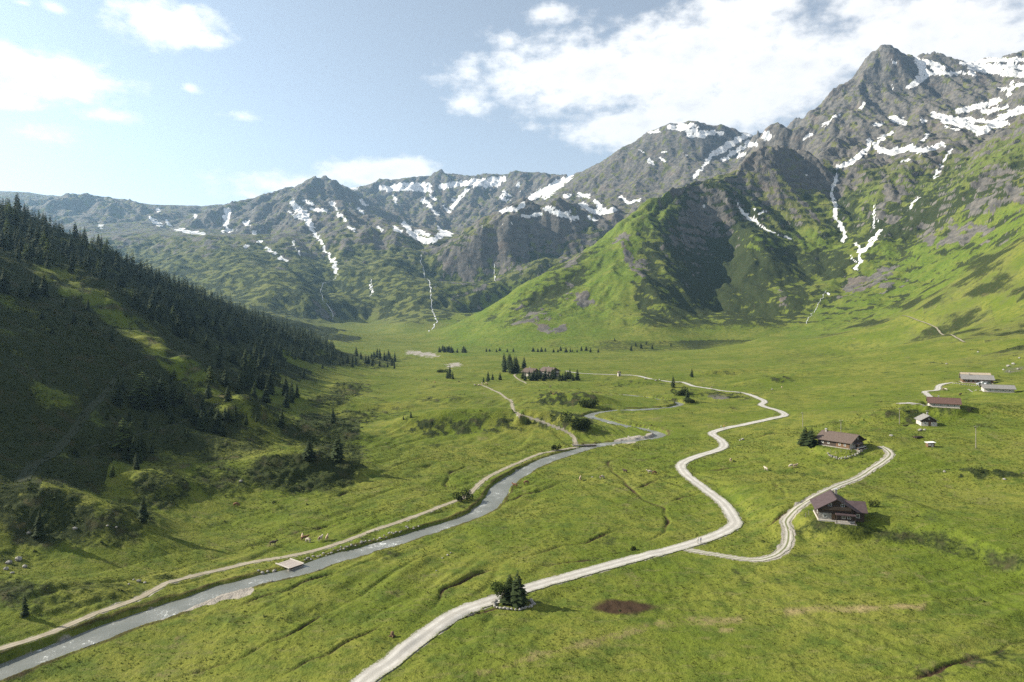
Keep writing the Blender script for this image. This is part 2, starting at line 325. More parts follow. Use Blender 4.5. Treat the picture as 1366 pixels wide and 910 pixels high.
H = H + upsample(cor.reshape(len(ri), len(ci))) * mount
# meadow swells, tussocks
near = GY < 1700
xn, yn = GX[near], GY[near]
calm = 1 - mount[near]
hillm = ((REG == HILL)[near] & (H[near] > 3)).astype(np.float32)
rough = 0.5 + 0.5 * sstep(-0.1, 0.5, fbm(xn / 60, yn / 60, 3, 0.5, 51)) + 0.7 * hillm
H[near] += calm * (1.1 * perlin(xn / 55, yn / 55, 61) + rough * (0.42 * perlin(xn / 14, yn / 20, 62) + 0.22 * perlin(xn / 5.5, yn / 7, 63)))
# old flood channels and cattle terraces: long low folds that follow the valley
_bl = sstep(10, 80, xn); ca_ = .56 + .42 * _bl; sa_ = np.sqrt(1 - ca_ * ca_); al = xn * ca_ + yn * sa_ + 6 * perlin(xn / 40, yn / 40, 66); ac_ = -xn * sa_ + yn * ca_ + 8 * perlin(xn / 60, yn / 60, 67)
fold = perlin(al / 38, ac_ / 6.5, 68) + .6 * perlin(al / 20, ac_ / 3.2, 69)
H[near] += calm * (1 - hillm) * sstep(900, 500, yn) * (.25 + .75 * sstep(-.25, .35, perlin(xn / 70, yn / 70, 70))) * (.6 * fold - .38 * (1 - _bl) * sstep(.12, .0, np.abs(perlin(al / 55, ac_ / 13, 74))))
fine = GY < 420
H[fine] += 0.15 * perlin(GX[fine] / 1.9, GY[fine] / 2.4, 64) * (0.6 + 0.8 * sstep(0, .5, perlin(GX[fine] / 23, GY[fine] / 23, 65)))
H[near] += hillm * (4.5 * perlin(xn / 70, yn / 45, 71) + 2.4 * perlin(xn / 24, yn / 20, 72) + 0.9 * perlin(xn / 9, yn / 9, 73)) * sstep(3, 25, H[near])
print('relief', round(time.time() - T0, 1))

# ------------------------------------------------------------------ looking points up on the surface
def height_at(x, y):
    x = np.atleast_1d(np.asarray(x, float)); y = np.atleast_1d(np.asarray(y, float))
    r = np.clip(np.searchsorted(ys, y, 'right') - 1, 0, NR - 2); fr = np.clip((y - ys[r]) / (ys[r + 1] - ys[r]), 0, 1)
    u = x / (y + OFF); c = np.clip(np.searchsorted(uu, u, 'right') - 1, 0, NC - 2); fc = np.clip((u - uu[c]) / (uu[c + 1] - uu[c]), 0, 1)
    return (H[r, c] * (1 - fc) + H[r, c + 1] * fc) * (1 - fr) + (H[r + 1, c] * (1 - fc) + H[r + 1, c + 1] * fc) * fr
def ground(px, py, dmin=60.0):
    """first point of the land met along the line of sight through a photo pixel"""
    k = ys >= dmin; yy = ys[k]; x = (px - CX) / F * yy; zr = CAMZ + (HY - py) / F * yy
    g = height_at(x, yy) - zr
    hit = np.nonzero(g >= 0)[0]
    if len(hit) == 0: i = len(yy) - 1; return Vector((x[i], yy[i], zr[i]))
    i = hit[0]
    if i == 0: return Vector((x[0], yy[0], zr[0]))
    t = -g[i - 1] / (g[i] - g[i - 1]); y = yy[i - 1] + t * (yy[i] - yy[i - 1]); X = (px - CX) / F * y
    return Vector((X, y, float(height_at(X, y)[0])))

RIB = np.zeros(shape, np.float32)
# mounds, banks and terraces of the meadow: pixel of the middle, distance from that, half sizes (m), height, turn
def mound(px, py, rx, ry, h, rot=0.0, p=1.0):
    c = ground(px, py); ca, sa = math.cos(rot), math.sin(rot)
    R = max(rx, ry) * 2.2
    m = (np.abs(GY - c.y) < R) & (np.abs(GX - c.x) < R)
    dx = GX[m] - c.x; dy = GY[m] - c.y
    q = ((dx * ca + dy * sa) / rx) ** 2 + ((-dx * sa + dy * ca) / ry) ** 2
    wob = 1 + 0.35 * perlin(GX[m] / (rx * .7), GY[m] / (rx * .7), 81)
    H[m] += h * np.exp(-(q ** p) * wob)
for a in [(400, 632, 24, 12, 8.5, .25), (300, 640, 20, 10, 3.5, .1), (215, 655, 17, 11, 5.5, .2), (60, 690, 26, 15, 8.0, .15), (150, 700, 16, 10, 3.0), (280, 600, 28, 14, 5.5, .1), (430, 585, 22, 12, 6.5, .2), (330, 575, 25, 14, 4.0),
          (20, 790, 14, 9, 1.5), (110, 790, 16, 8, 1.0), (620, 566, 38, 12, 6.5), (700, 562, 34, 11, 5.0), (560, 566, 22, 10, 4.5), (760, 537, 30, 11, 6.0, .1), (745, 562, 22, 9, 3.5, -.3), (790, 535, 14, 9, 4.0), (480, 558, 14, 9, 3.0), (520, 545, 22, 9, 3.0), (465, 520, 16, 9, 4.0), (450, 540, 22, 9, 3.0),
          (720, 500, 45, 12, 4.0), (850, 512, 40, 9, 4.0), (930, 528, 26, 8, 4.0), (960, 500, 36, 10, 6.0), (1040, 510, 30, 10, 5.0), (990, 508, 20, 8, 3.0), (1215, 556, 34, 10, 6.0, .25), (1290, 550, 30, 8, 3.0), (1320, 632, 40, 6, 2.0), (1080, 500, 26, 8, 3.0),
          (640, 536, 40, 8, 2.0), (560, 530, 24, 7, 2.0), (770, 570, 16, 8, 3.0), (1150, 590, 20, 7, 1.5), (650, 800, 8, 6, 0.6)]: mound(*a)
# the sunlit rib that runs down the hillside
rib = [ground(*q) for q in [(60, 352), (90, 366), (140, 405), (190, 450), (250, 500), (300, 535), (335, 562)]]
for a, b in zip(rib[:-1], rib[1:]):
    for t in np.linspace(0, 1, 6, endpoint=False):
        q = a.lerp(b, float(t)); k = (np.abs(GX - q.x) < 45) & (np.abs(GY - q.y) < 45)
        RIB[k] = np.maximum(RIB[k], np.exp(-(((GX[k] - q.x) / 13) ** 2 + ((GY[k] - q.y) / 15) ** 2)))
H += 9.5 * RIB * (1 + .35 * perlin(GX / 15, GY / 15, 83))
# the long terrace bank under the dark chalet
bank = [(1058, 712), (1100, 716), (1160, 722), (1230, 728), (1300, 742), (1366, 768), (1450, 800)]
bp = [ground(*b) for b in bank]
bxs = np.array([b.x for b in bp]); bys = np.array([b.y for b in bp])
m = (GX > bxs[0] - 14) & (GX < 330) & (GY > 110) & (GY < 330)
edge = np.interp(GX[m], bxs, bys); dd = GY[m] - edge + 1.5 * perlin(GX[m] / 12, GY[m] / 12, 91)
H[m] += 3.6 * sstep(-5.0, 9.0, dd) * (1 - sstep(30, 75, dd)) * sstep(-12, 4, GX[m] - bxs[0])
# pads for buildings are levelled later through this helper
def level_pad(c, r, z, soft=4.0):
    m = (np.abs(GX - c.x) < r + soft) & (np.abs(GY - c.y) < r + soft)
    d = np.hypot(GX[m] - c.x, GY[m] - c.y); w = 1 - sstep(r, r + soft, d); H[m] = H[m] * (1 - w) + z * w
# ------------------------------------------------------------------ lines on the land (river, roads, ditches)
def smooth_line(pts, step=2.0, lo=None):
    """Catmull-Rom through plan points, resampled"""
    p = np.array(pts, float); p = np.vstack([2 * p[0] - p[1], p, 2 * p[-1] - p[-2]])
    out = []
    for i in range(1, len(p) - 2):
        a, b, c, d = p[i - 1:i + 3]; n = max(2, int(np.hypot(*(c - b)) / step))
        for t in np.linspace(0, 1, n, endpoint=False):
            out.append(0.5 * ((2 * b) + (-a + c) * t + (2 * a - 5 * b + 4 * c - d) * t * t + (-a + 3 * b - 3 * c + d) * t ** 3))
    out.append(p[-2]); return np.array(out)
def pix_line(pix, step=2.0, dmin=60.0):
    g = [ground(a, b, dmin) for a, b in pix]; return smooth_line([(v.x, v.y) for v in g], step)
def line_field(line, maxd):
    """flat vertex index, distance and station along the line for all grid vertices closer than maxd"""
    D = np.full(shape, 1e9, np.float32); S = np.zeros(shape, np.float32); acc = 0.0
    for i in range(len(line) - 1):
        a, b = line[i], line[i + 1]; L = np.hypot(*(b - a)) + 1e-9
        r0 = max(0, np.searchsorted(ys, min(a[1], b[1]) - maxd) - 1); r1 = min(NR, np.searchsorted(ys, max(a[1], b[1]) + maxd) + 1)
        if r1 <= r0: acc += L; continue
        lo, hi = min(a[0], b[0]) - maxd, max(a[0], b[0]) + maxd
        us = [lo / (ys[r0] + OFF), lo / (ys[r1 - 1] + OFF), hi / (ys[r0] + OFF), hi / (ys[r1 - 1] + OFF)]
        c0 = max(0, np.searchsorted(uu, min(us)) - 1); c1 = min(NC, np.searchsorted(uu, max(us)) + 1)
        if c1 <= c0: acc += L; continue
        X = GX[r0:r1, c0:c1]; Y = GY[r0:r1, c0:c1]; t = np.clip(((X - a[0]) * (b[0] - a[0]) + (Y - a[1]) * (b[1] - a[1])) / (L * L), 0, 1)
        d = np.hypot(X - a[0] - t * (b[0] - a[0]), Y - a[1] - t * (b[1] - a[1]))
        o = D[r0:r1, c0:c1]; k = d < o; o[k] = d[k]; S[r0:r1, c0:c1][k] = (acc + t * L)[k]; acc += L
    m = D < maxd
    return m, D[m], S[m]
def stations(line): return np.r_[0, np.cumsum(np.hypot(*np.diff(line, axis=0).T))]
def boxsmooth(a, n):
    k = np.ones(n) / n; return np.convolve(np.pad(a, n // 2, 'edge'), k, 'same')[n // 2: n // 2 + len(a)]
Z = lambda: np.zeros(shape, np.float32)
M_snow, M_rock, M_scrub_shade, M_dry, M_gravel, M_ditch, M_lush, M_alp = (Z() for _ in range(8))

RIVER_PX = [(-120, 925), (-60, 908), (0, 889), (100, 853), (200, 818), (300, 785), (350, 771), (400, 757), (450, 742), (520, 722), (580, 704), (630, 685), (655, 668), (668, 648), (690, 632), (730, 613), (770, 600), (800, 592), (843, 587), (870, 583), (881, 579), (878, 574), (858, 569), (830, 565), (805, 560), (790, 556), (786, 553), (795, 550), (820, 546.5), (850, 545.5), (878, 544), (898, 541), (908, 537), (900, 533), (873, 530), (840, 527), (800, 524)]
ROAD_PX = [(440, 960), (488, 908), (520, 882), (560, 852), (610, 820), (660, 798), (720, 780), (780, 763), (840, 748), (880, 738), (910, 729), (940, 720), (965, 710), (980, 700), (978, 690), (965, 672), (945, 655), (925, 640), (912, 629), (909, 621), (925, 611), (957, 601), (966, 594), (961, 587), (950, 580), (953, 576), (968, 572), (989, 568), (1036, 557), (1047, 553), (1036, 547), (1016, 541), (1020, 536), (1012, 531), (985, 524), (960, 521), (929, 516), (911, 510), (890, 508), (852, 502), (820, 500), (790, 499), (770, 497), (756, 495)]
TRACK_PX = [(906, 732), (940, 738), (985, 746), (1015, 747), (1040, 738), (1050, 727), (1052, 712), (1048, 698), (1053, 685), (1065, 675), (1085, 664), (1110, 651), (1135, 641), (1160, 629), (1180, 615), (1188, 605), (1181, 598), (1176, 595)]
LPATH_PX = [(-100, 895), (0, 866), (60, 848), (120, 823), (180, 797), (240, 773), (300, 760), (340, 750), (390, 741), (440, 729), (500, 708), (560, 687), (600, 671), (618, 665), (630, 656), (640, 645), (655, 635), (690, 618), (715, 607), (745, 601), (768, 597)]
CPATH_PX = [(768, 594), (766, 586), (760, 579), (745, 572), (720, 561), (700, 554), (690, 548), (683, 540), (682, 535), (670, 527), (655, 519), (643, 514)]
SPATH_PX = [(702, 512), (697, 509), (690, 505), (686, 501), (689, 498)]
TRAIL_PX = [(1204, 421), (1225, 428), (1250, 439), (1275, 450), (1287, 457)]
FARM_PX = [(1200, 539), (1228, 538), (1241, 538), (1244, 535), (1238, 527), (1234, 523.5), (1250, 521), (1253, 515), (1263, 511.5), (1280, 511), (1298, 512)]
HTRAIL_PX = [(28, 640), (45, 622), (65, 606), (100, 575), (130, 535), (160, 497), (190, 478)]
HTRAIL2_PX = [(110, 600), (190, 580), (240, 565), (290, 535)]
DITCH_PX = [[(908, 630), (885, 636), (858, 648), (843, 653)], [(827, 609), (814, 618), (827, 637), (843, 653), (858, 666), (887, 678), (888, 699), (876, 715), (855, 724)], [(827, 706), (785, 720), (739, 732), (700, 745)],
    [(813, 741), (742, 752), (686, 755), (637, 761), (616, 773), (591, 790), (588, 804), (567, 817)], [(528, 827), (489, 843), (440, 871), (400, 885), (362, 912)], [(480, 848), (415, 871), (385, 888)], [(453, 808), (397, 838), (334, 871), (246, 903), (230, 912)],
    [(480, 695), (430, 704), (387, 713), (316, 732)], [(760, 699), (720, 701), (693, 704)], [(1051, 666), (1044, 652), (1034, 641)], [(988, 695), (1027, 680), (1060, 668), (1076, 663)], [(928, 711), (967, 701)], [(886, 636), (907, 632)], [(925, 627), (988, 622), (1020, 616), (1041, 607)],
    [(1080, 908), (1174, 903), (1238, 899), (1301, 882), (1366, 857), (1420, 840)], [(558, 625), (580, 618), (612, 618)], [(665, 613), (609, 627), (600, 640), (591, 653)], [(520, 650), (470, 655), (450, 664)], [(700, 800), (620, 822), (560, 860), (500, 895)],
    [(960, 650), (925, 660), (890, 670)], [(975, 590), (1010, 583), (1046, 575)], [(900, 605), (860, 612), (820, 612)], [(300, 810), (340, 800), (420, 770), (480, 755)], [(760, 640), (720, 655), (660, 680)], [(1085, 660), (1040, 690), (1000, 712)]]

LINES = {}
def press(line, half, soft, drop=0.0, win=15, level=None):
    """bed a way into the land: flatten across its width"""
    st = stations(line); z = boxsmooth(height_at(line[:, 0], line[:, 1]), win) if level is None else level
    m, d, s = line_field(line, half + soft)
    w = 1 - sstep(half, half + soft, d); H[m] = H[m] * (1 - w) + (np.interp(s, st, z) - drop) * w
    return z
river = pix_line(RIVER_PX, 2.5)
rw = np.interp(river[:, 1], [90, 180, 260, 330, 420, 520], [5.2, 5.2, 5.6, 5.0, 4.2, 3.4])
rst = stations(river); rz = boxsmooth(height_at(river[:, 0], river[:, 1]), 41) - 0.9
m, d, s = line_field(river, 11.0)
hw = np.interp(s, rst, rw) / 2 + 0.7 * perlin(GX[m] / 7, GY[m] / 7, 101) + 0.3 * perlin(GX[m] / 2.5, GY[m] / 2.5, 102)
lev = np.interp(s, rst, rz); w = sstep(0.1, 1.7, d - hw)
H[m] = H[m] * w + (lev - 0.75) * (1 - w)
M_gravel[m] = np.maximum(M_gravel[m], .62 * (1 - sstep(0.0, 0.8, d - hw + 1.4 * perlin(GX[m] / 5, GY[m] / 5, 103))))
M_ditch[m] = np.maximum(M_ditch[m], 0.6 * sstep(.9, 1.7, d - hw) * (1 - sstep(2.0, 3.6, d - hw)))
road = pix_line(ROAD_PX, 2.0); track = pix_line(TRACK_PX, 1.5); lpath = pix_line(LPATH_PX, 1.5); cpath = pix_line(CPATH_PX, 1.5); spath = pix_line(SPATH_PX, 1.5)
trail = pix_line(TRAIL_PX, 4.0); farm = pix_line(FARM_PX, 2.0); htrail = pix_line(HTRAIL_PX, 2.5); htrail2 = pix_line(HTRAIL2_PX, 2.5)
road_z = press(road, 3.3, 3.0); track_z = press(track, 2.0, 2.5); lpath_z = press(lpath, 1.3, 1.5); cpath_z = press(cpath, 1.2, 1.5); spath_z = press(spath, 1.2, 1.5)
trail_z = press(trail, 2.0, 3.0); farm_z = press(farm, 2.0, 2.0); htrail_z = press(htrail, 2.0, 3.0); htrail2_z = press(htrail2, 1.5, 2.5)
for ln, wd in ((road, 2.0), (track, 1.5), (lpath, 1.0), (cpath, 1.0), (farm, 1.6)):
    m, d, s = line_field(ln, wd + 1.6); M_gravel[m] = np.maximum(M_gravel[m], 0.75 * (1 - sstep(wd - .1, wd + .9, d + 0.5 * perlin(GX[m] / 2.2, GY[m] / 2.2, 111))))
for dl in DITCH_PX:
    ln = pix_line(dl, 1.5)
    ln = ln + np.c_[perlin(ln[:, 0] / 9, ln[:, 1] / 9, 121), perlin(ln[:, 0] / 9, ln[:, 1] / 9, 122)] * 1.6
    m, d, s = line_field(ln, 3.2)
    L = stations(ln)[-1]; taper = sstep(0, 8, s) * sstep(0, 8, L - s) * (0.55 + 0.45 * sstep(-.3, .4, perlin(s / 17, s * 0 + len(ln), 123)))
    hw = np.interp(GY[m], [100, 200, 400], [0.32, 0.42, 0.8]) * (0.6 + 0.6 * taper)
    prof = 1 - sstep(hw * .5, hw * 1.9, d)
    H[m] -= prof * taper * (0.42 + 0.35 * hw)
    M_ditch[m] = np.maximum(M_ditch[m], .8 * prof * taper)
print('lines', round(time.time() - T0, 1))

# ------------------------------------------------------------------ what grows or lies where, plus painted shade (masks at the vertices)
PX, PY = pix_of(GX, GY, H); PX = PX.astype(np.float32); PY = PY.astype(np.float32)
WX = PX + 3.2 * fbm(GX / 45, (GY + H) / 45, 3, .6, 131); WY = PY + 2.2 * fbm(GX / 45, (GY - H) / 45, 3, .6, 135)
WXn = PX + 6 * fbm(GX / 9, GY / 9, 3, .6, 137); WYn = PY + 3 * fbm(GX / 9, GY / 9, 3, .6, 139)
def stroke(M, pts, w, d0, d1, amt=1.0, soft=0.6, near=False):
    """broad stroke of ground cover along points given on the photograph, kept to one massif by its distance range"""
    X, Y = (WXn, WYn) if near else (WX, WY)
    r0 = np.searchsorted(ys, d0); r1 = np.searchsorted(ys, d1)
    if r1 <= r0: return
    X = X[r0:r1]; Y = Y[r0:r1]; pts = [(p[0], p[1], (p[2] if len(p) > 2 else w)) for p in pts]
    if len(pts) == 1: pts = pts * 2
    for a, b in zip(pts[:-1], pts[1:]):
        R = max(a[2], b[2]) * 1.6 + 3
        k = (X > min(a[0], b[0]) - R) & (X < max(a[0], b[0]) + R) & (Y > min(a[1], b[1]) - R) & (Y < max(a[1], b[1]) + R)
        if not k.any(): continue
        x, y = X[k], Y[k]; L2 = (b[0] - a[0]) ** 2 + (b[1] - a[1]) ** 2 + 1e-6
        t = np.clip(((x - a[0]) * (b[0] - a[0]) + (y - a[1]) * (b[1] - a[1])) / L2, 0, 1)
        d = np.hypot(x - a[0] - t * (b[0] - a[0]), y - a[1] - t * (b[1] - a[1])) / (a[2] + (b[2] - a[2]) * t)
        v = amt * (1 - sstep(1 - soft * .5, 1 + soft, d)); sub = M[r0:r1]; sub[k] = np.maximum(sub[k], v)
def patch(M, px, py, rx, ry, d0, d1, amt=1.0, soft=0.5, near=True):
    X, Y = (WXn, WYn) if near else (WX, WY)
    r0 = np.searchsorted(ys, d0); r1 = np.searchsorted(ys, d1); X = X[r0:r1]; Y = Y[r0:r1]
    q = np.hypot((X - px) / rx, (Y - py) / ry); sub = M[r0:r1]; np.maximum(sub, amt * (1 - sstep(1 - soft * .6, 1 + soft, q)), out=sub)
# surface steepness after relief
dYr = np.gradient(GY, axis=0)
def grid_normals():
    p = np.stack([GX, GY, H], -1); a = np.gradient(p, axis=1); b = np.gradient(p, axis=0); n = np.cross(a, b)
    return n / np.linalg.norm(n, axis=-1, keepdims=True)
NRM = grid_normals(); steep = 1 - NRM[..., 2]
nA = fbm(GX / 130, GY / 130, 4, .55, 141); nB = fbm(GX / 35, GY / 35, 4, .55, 145)
mtn = sstep(1050, 1350, GY + np.abs(GX) * .2) * sstep(10, 60, H)
is_peak = (REG == PEAK); is_range = (REG == RANGE); is_dome = (REG == DOME); is_cl = (REG == CLIFFS); is_sh = (REG == SHOULDER)
treeline = np.where(is_sh, 520, np.where(is_dome, 380, np.where(is_peak, 560, np.where(is_cl, 370, 330))))
high = sstep(-140, 160, H - treeline + 120 * nA)
M_rock[:] = mtn * np.clip(high * (0.75 + 0.5 * nB) + sstep(.30, .46, steep + 0.12 * nB + 0.06 * nA) * 0.9 - 0.15 * is_sh * (1 - high), 0, 1)
M_alp[:] = mtn * sstep(-330, 60, H - treeline + 110 * nA)
M_scrub_shade[:] = mtn * sstep(0.05, 0.5, nB + 0.5 * nA - high * .8) * (0.75 + 0.25 * sstep(.1, .3, steep))
M_scrub_shade[:] = np.where(is_sh, .55 * M_scrub_shade, np.where(is_range | is_cl, np.maximum(M_scrub_shade, mtn * (1 - .6 * high) * np.clip(.62 + .8 * nB, 0, .95)), np.where(is_peak, np.maximum(M_scrub_shade, mtn * (1 - high) * np.clip(.52 + .9 * nB, 0, .95)), M_scrub_shade)))  # denser dark cover low on the rocky mountain stands in for shade
M_alp[:] = np.where(is_range, np.maximum(M_alp, .55 * mtn), M_alp)
A0, A1 = 1000, 6300
# --- snowfields: mountain range and headwall on the left
for pts, w in [([(135, 301)], 4), ([(211, 281)], 3.5), ([(200, 290), (207, 296), (216, 301)], 3), ([(222, 296), (228, 302)], 2.5), ([(236, 306), (246, 308), (260, 311), (272, 311)], 2.5), ([(260, 288)], 3.5),
    ([(304, 282, 6), (302, 292, 5), (301, 301, 3), (308, 309, 3)], 4), ([(296, 308), (312, 305)], 2), ([(329, 298)], 5), ([(390, 270, 4), (404, 285, 7), (413, 299, 5), (420, 312, 2.5), (430, 327, 1.6), (440, 344, 2), (447, 352, 3.5), (449, 368, 2.2)], 3), ([(408, 267), (416, 273)], 2.5), ([(416, 279), (434, 281)], 2.5),
    ([(442, 270), (449, 280)], 2), ([(452, 288), (460, 293)], 2.5), ([(465, 303), (472, 306)], 2.5), ([(339, 310)], 4), ([(346, 322)], 4), ([(329, 328)], 3.5), ([(356, 331), (360, 335)], 3), ([(367, 338)], 3), ([(374, 344), (380, 347)], 2.5), ([(385, 283), (400, 291)], 1.6),
    ([(390, 322), (400, 340)], 1.2), ([(445, 346), (448, 362)], 2.4), ([(494, 380), (496, 390)], 1.5), ([(468, 249), (476, 252)], 3), ([(482, 266), (488, 274)], 2.2), ([(477, 278), (484, 283)], 1.8), ([(450, 284), (456, 290)], 1.8),
    ([(507, 251), (520, 253), (545, 251), (574, 254)], 4), ([(528, 246), (548, 246), (572, 247)], 3), ([(588, 249), (600, 246), (620, 244), (650, 241), (672, 239)], 4.5), ([(620, 243), (640, 247), (666, 245)], 3.5), ([(575, 262), (582, 266)], 2), ([(526, 262), (528, 272)], 2), ([(564, 265), (574, 275), (583, 286)], 3), ([(623, 253), (612, 264), (602, 278)], 3), ([(590, 275), (600, 283)], 2.5), ([(604, 268), (616, 262)], 2),
    ([(762, 236, 3), (745, 245, 7), (725, 255, 6), (708, 264, 4)], 5), ([(755, 240), (740, 252), (727, 262)], 4), ([(700, 272), (690, 278), (670, 281)], 3.5), ([(679, 262), (672, 256)], 2.5), ([(690, 243), (694, 256)], 1.6), ([(668, 262), (676, 268)], 2),
    ([(540, 298), (546, 308), (556, 317), (570, 322), (584, 317), (592, 311), (600, 312)], 4.5), ([(556, 308), (572, 314)], 3), ([(584, 303), (590, 310)], 3), ([(526, 304), (534, 310)], 2.5), ([(503, 302), (509, 308)], 2), ([(640, 300), (650, 306)], 0.1)]:
    stroke(M_snow, [(p[0], p[1], .72 * (p[2] if len(p) > 2 else w)) for p in pts], w, 2350, A1)
# plateau above the cliffs, domed mountain
for pts, w in [([(697, 288), (708, 288), (722, 285)], 2.8), ([(730, 280), (745, 286), (770, 292)], 3.2), ([(742, 282), (764, 284)], 2.5), ([(774, 260), (784, 262)], 3.5), ([(776, 273), (788, 281), (800, 283), (820, 280)], 4), ([(796, 270), (806, 280)], 3.5), ([(786, 289), (794, 294)], 2.5), ([(672, 302), (682, 299)], 2.5), ([(752, 260), (758, 261)], 2.5), ([(726, 278), (740, 276)], 2),
    ([(827, 262), (838, 271)], 2.2), ([(842, 270), (853, 267)], 2.5), ([(866, 176), (878, 175)], 2.5), ([(893, 169), (910, 172), (930, 176), (964, 178)], 4), ([(905, 166), (930, 168)], 3), ([(918, 181), (940, 181)], 2.5), ([(843, 186)], 2), ([(865, 214), (871, 217)], 3), ([(881, 210), (886, 216)], 2.2), ([(884, 203), (890, 202)], 1.5),
    ([(1003, 178, 4), (985, 186, 5), (967, 197, 5), (950, 207, 4), (940, 220, 2.5), (925, 236, 2)], 4), ([(1000, 190), (988, 198), (975, 205)], 4), ([(965, 213), (972, 209)], 3), ([(985, 208), (996, 204)], 2.5), ([(1018, 182), (1026, 185)], 3), ([(1022, 178), (1030, 179)], 2.5), ([(1000, 193), (1010, 192)], 3), ([(855, 200), (858, 204)], 1.2), ([(912, 206), (915, 208)], 1.4)]:
    stroke(M_snow, [(p[0], p[1], .72 * (p[2] if len(p) > 2 else w)) for p in pts], w, 2850, 4700)
# big mountain
for pts, w in [([(1222, 79, 4), (1230, 90, 6), (1234, 100, 7), (1224, 108, 6), (1212, 117, 4)], 5), ([(1232, 82), (1246, 84), (1259, 90)], 4), ([(1240, 98), (1262, 97), (1288, 98)], 2.8), ([(1246, 90), (1252, 95)], 4), ([(1293, 96), (1300, 100)], 3), ([(1188, 81), (1195, 85)], 2), ([(1190, 112), (1191, 119)], 2), ([(1153, 138), (1148, 145)], 2), ([(1119, 152), (1108, 160), (1096, 169)], 1.8), ([(1080, 180), (1074, 185)], 3),
    ([(1166, 167), (1176, 164)], 2.5), ([(1192, 158), (1206, 163)], 5), ([(1230, 161), (1234, 163)], 3), ([(1239, 178), (1230, 187)], 2.6), ([(1190, 176, 2), (1178, 183, 2.4), (1168, 192, 4), (1173, 201, 4), (1188, 203, 5), (1205, 200, 5), (1214, 195, 4), (1225, 201, 4), (1240, 198, 3), (1257, 193, 3.5)], 4), ([(1202, 213), (1212, 214)], 2), ([(1160, 188), (1158, 200), (1146, 208), (1132, 218), (1118, 223)], 3.6), ([(1116, 232), (1115, 240)], 2),
    ([(1246, 153), (1262, 159), (1278, 164), (1292, 168), (1306, 175), (1322, 169), (1336, 157), (1350, 151), (1380, 141)], 5.5), ([(1270, 158), (1300, 160), (1330, 163)], 3), ([(1276, 149), (1296, 144), (1318, 140), (1332, 134)], 4.5), ([(1352, 108), (1348, 120), (1345, 128)], 3), ([(1332, 118), (1346, 119)], 1.5), ([(1356, 112), (1380, 112)], 2.5), ([(1310, 150), (1345, 143)], 3), ([(1283, 85), (1320, 80), (1380, 80)], 3.5), ([(1296, 90), (1325, 94), (1345, 98), (1390, 100)], 5), ([(1300, 88), (1380, 90)], 4), ([(1330, 168), (1345, 163)], 3), ([(1260, 169), (1280, 173)], 1.5), ([(1340, 186), (1334, 181), (1330, 190)], 2.0)]:
    stroke(M_snow, [(p[0], p[1], .72 * (p[2] if len(p) > 2 else w)) for p in pts], w, 2250, 4200)
for pts, w in [([(1116, 239), (1109, 250), (1110, 262), (1115, 276), (1116, 290), (1124, 303), (1128, 316)], 3.6), ([(1128, 310), (1126, 322)], 2.5), ([(1270, 200), (1258, 216), (1248, 237)], 2.2), ([(1224, 264), (1215, 277)], 2.2), ([(1175, 308), (1164, 321), (1155, 333), (1146, 336), (1149, 346), (1143, 360)], 3.4), ([(1142, 322), (1144, 332)], 2), ([(1166, 274), (1166, 304)], 1.4),
    ([(984, 272, 2), (992, 284, 3), (1005, 293, 3), (1020, 304, 2.5), (1036, 313, 1.4)], 2.4), ([(1003, 290), (1022, 280)], 1.4), ([(1048, 315), (1056, 319)], 1.6), ([(1101, 390), (1104, 393)], 2), ([(1006, 278), (1012, 280)], 1.2), ([(936, 272), (940, 278)], 1.3), ([(1074, 232), (1078, 236)], 1.2), ([(1170, 290), (1172, 298)], 1.0), ([(1136, 342), (1141, 350)], 1.5)]:
    stroke(M_snow, [(p[0], p[1], .58 * (p[2] if len(p) > 2 else w)) for p in pts], w, 1350, 2700)
M_out = Z()
# --- mountain faces: bright pastures, rock ribs, dark alder scrub that also paints the hollow's shade
for pts, w, a in [([(620, 450), (700, 405), (770, 360), (830, 310), (880, 272)], 26, 1), ([(680, 445), (760, 400), (820, 350)], 30, 1), ([(770, 440), (800, 400)], 26, .8), ([(840, 290), (900, 255)], 14, .8), ([(1000, 325), (1060, 318), (1120, 322)], 12, .8), ([(1180, 350), (1250, 345), (1300, 335)], 22, 1), ([(1240, 380), (1366, 300), (1400, 280)], 30, 1), ([(1130, 420), (1200, 395)], 20, .8), ([(1090, 430), (1140, 400)], 14, .7), ([(1160, 260), (1130, 280)], 16, .6), ([(1280, 225), (1366, 195)], 14, .7), ([(1200, 240), (1260, 250), (1366, 215)], 12, .6), ([(1330, 200), (1366, 180)], 12, .7), ([(1300, 270), (1270, 290)], 16, .5), ([(1060, 445), (1120, 440)], 10, .7), ([(930, 430), (990, 420)], 20, .35), ([(1040, 400), (1060, 370)], 20, .4)]:
    stroke(M_lush, pts, w, 1050, 2500, a, .8)
for pts, w, a in [([(826, 325), (850, 358)], 9, .8), ([(764, 392), (790, 402)], 9, .8), ([(698, 422), (745, 435)], 8, .8), ([(756, 350), (770, 340)], 7, .7), ([(1134, 385), (1160, 375), (1198, 370)], 9, .9), ([(1240, 315), (1306, 305)], 10, .9), ([(1190, 300), (1170, 285), (1200, 262)], 8, .8), ([(1300, 280), (1366, 240)], 12, .7), ([(1310, 240), (1340, 260)], 10, .7), ([(920, 290), (905, 330)], 9, .6), ([(1020, 410), (1040, 400)], 7, .6), ([(1050, 260), (1080, 300)], 10, .5), ([(1010, 230), (1040, 250)], 14, .6), ([(600, 345), (640, 335), (700, 320)], 10, .8), ([(620, 360), (700, 350)], 12, .5), ([(600, 390), (640, 380)], 12, .5)]:
    stroke(M_out, pts, w * 1.15, 1200, 3000, a, 1.3)
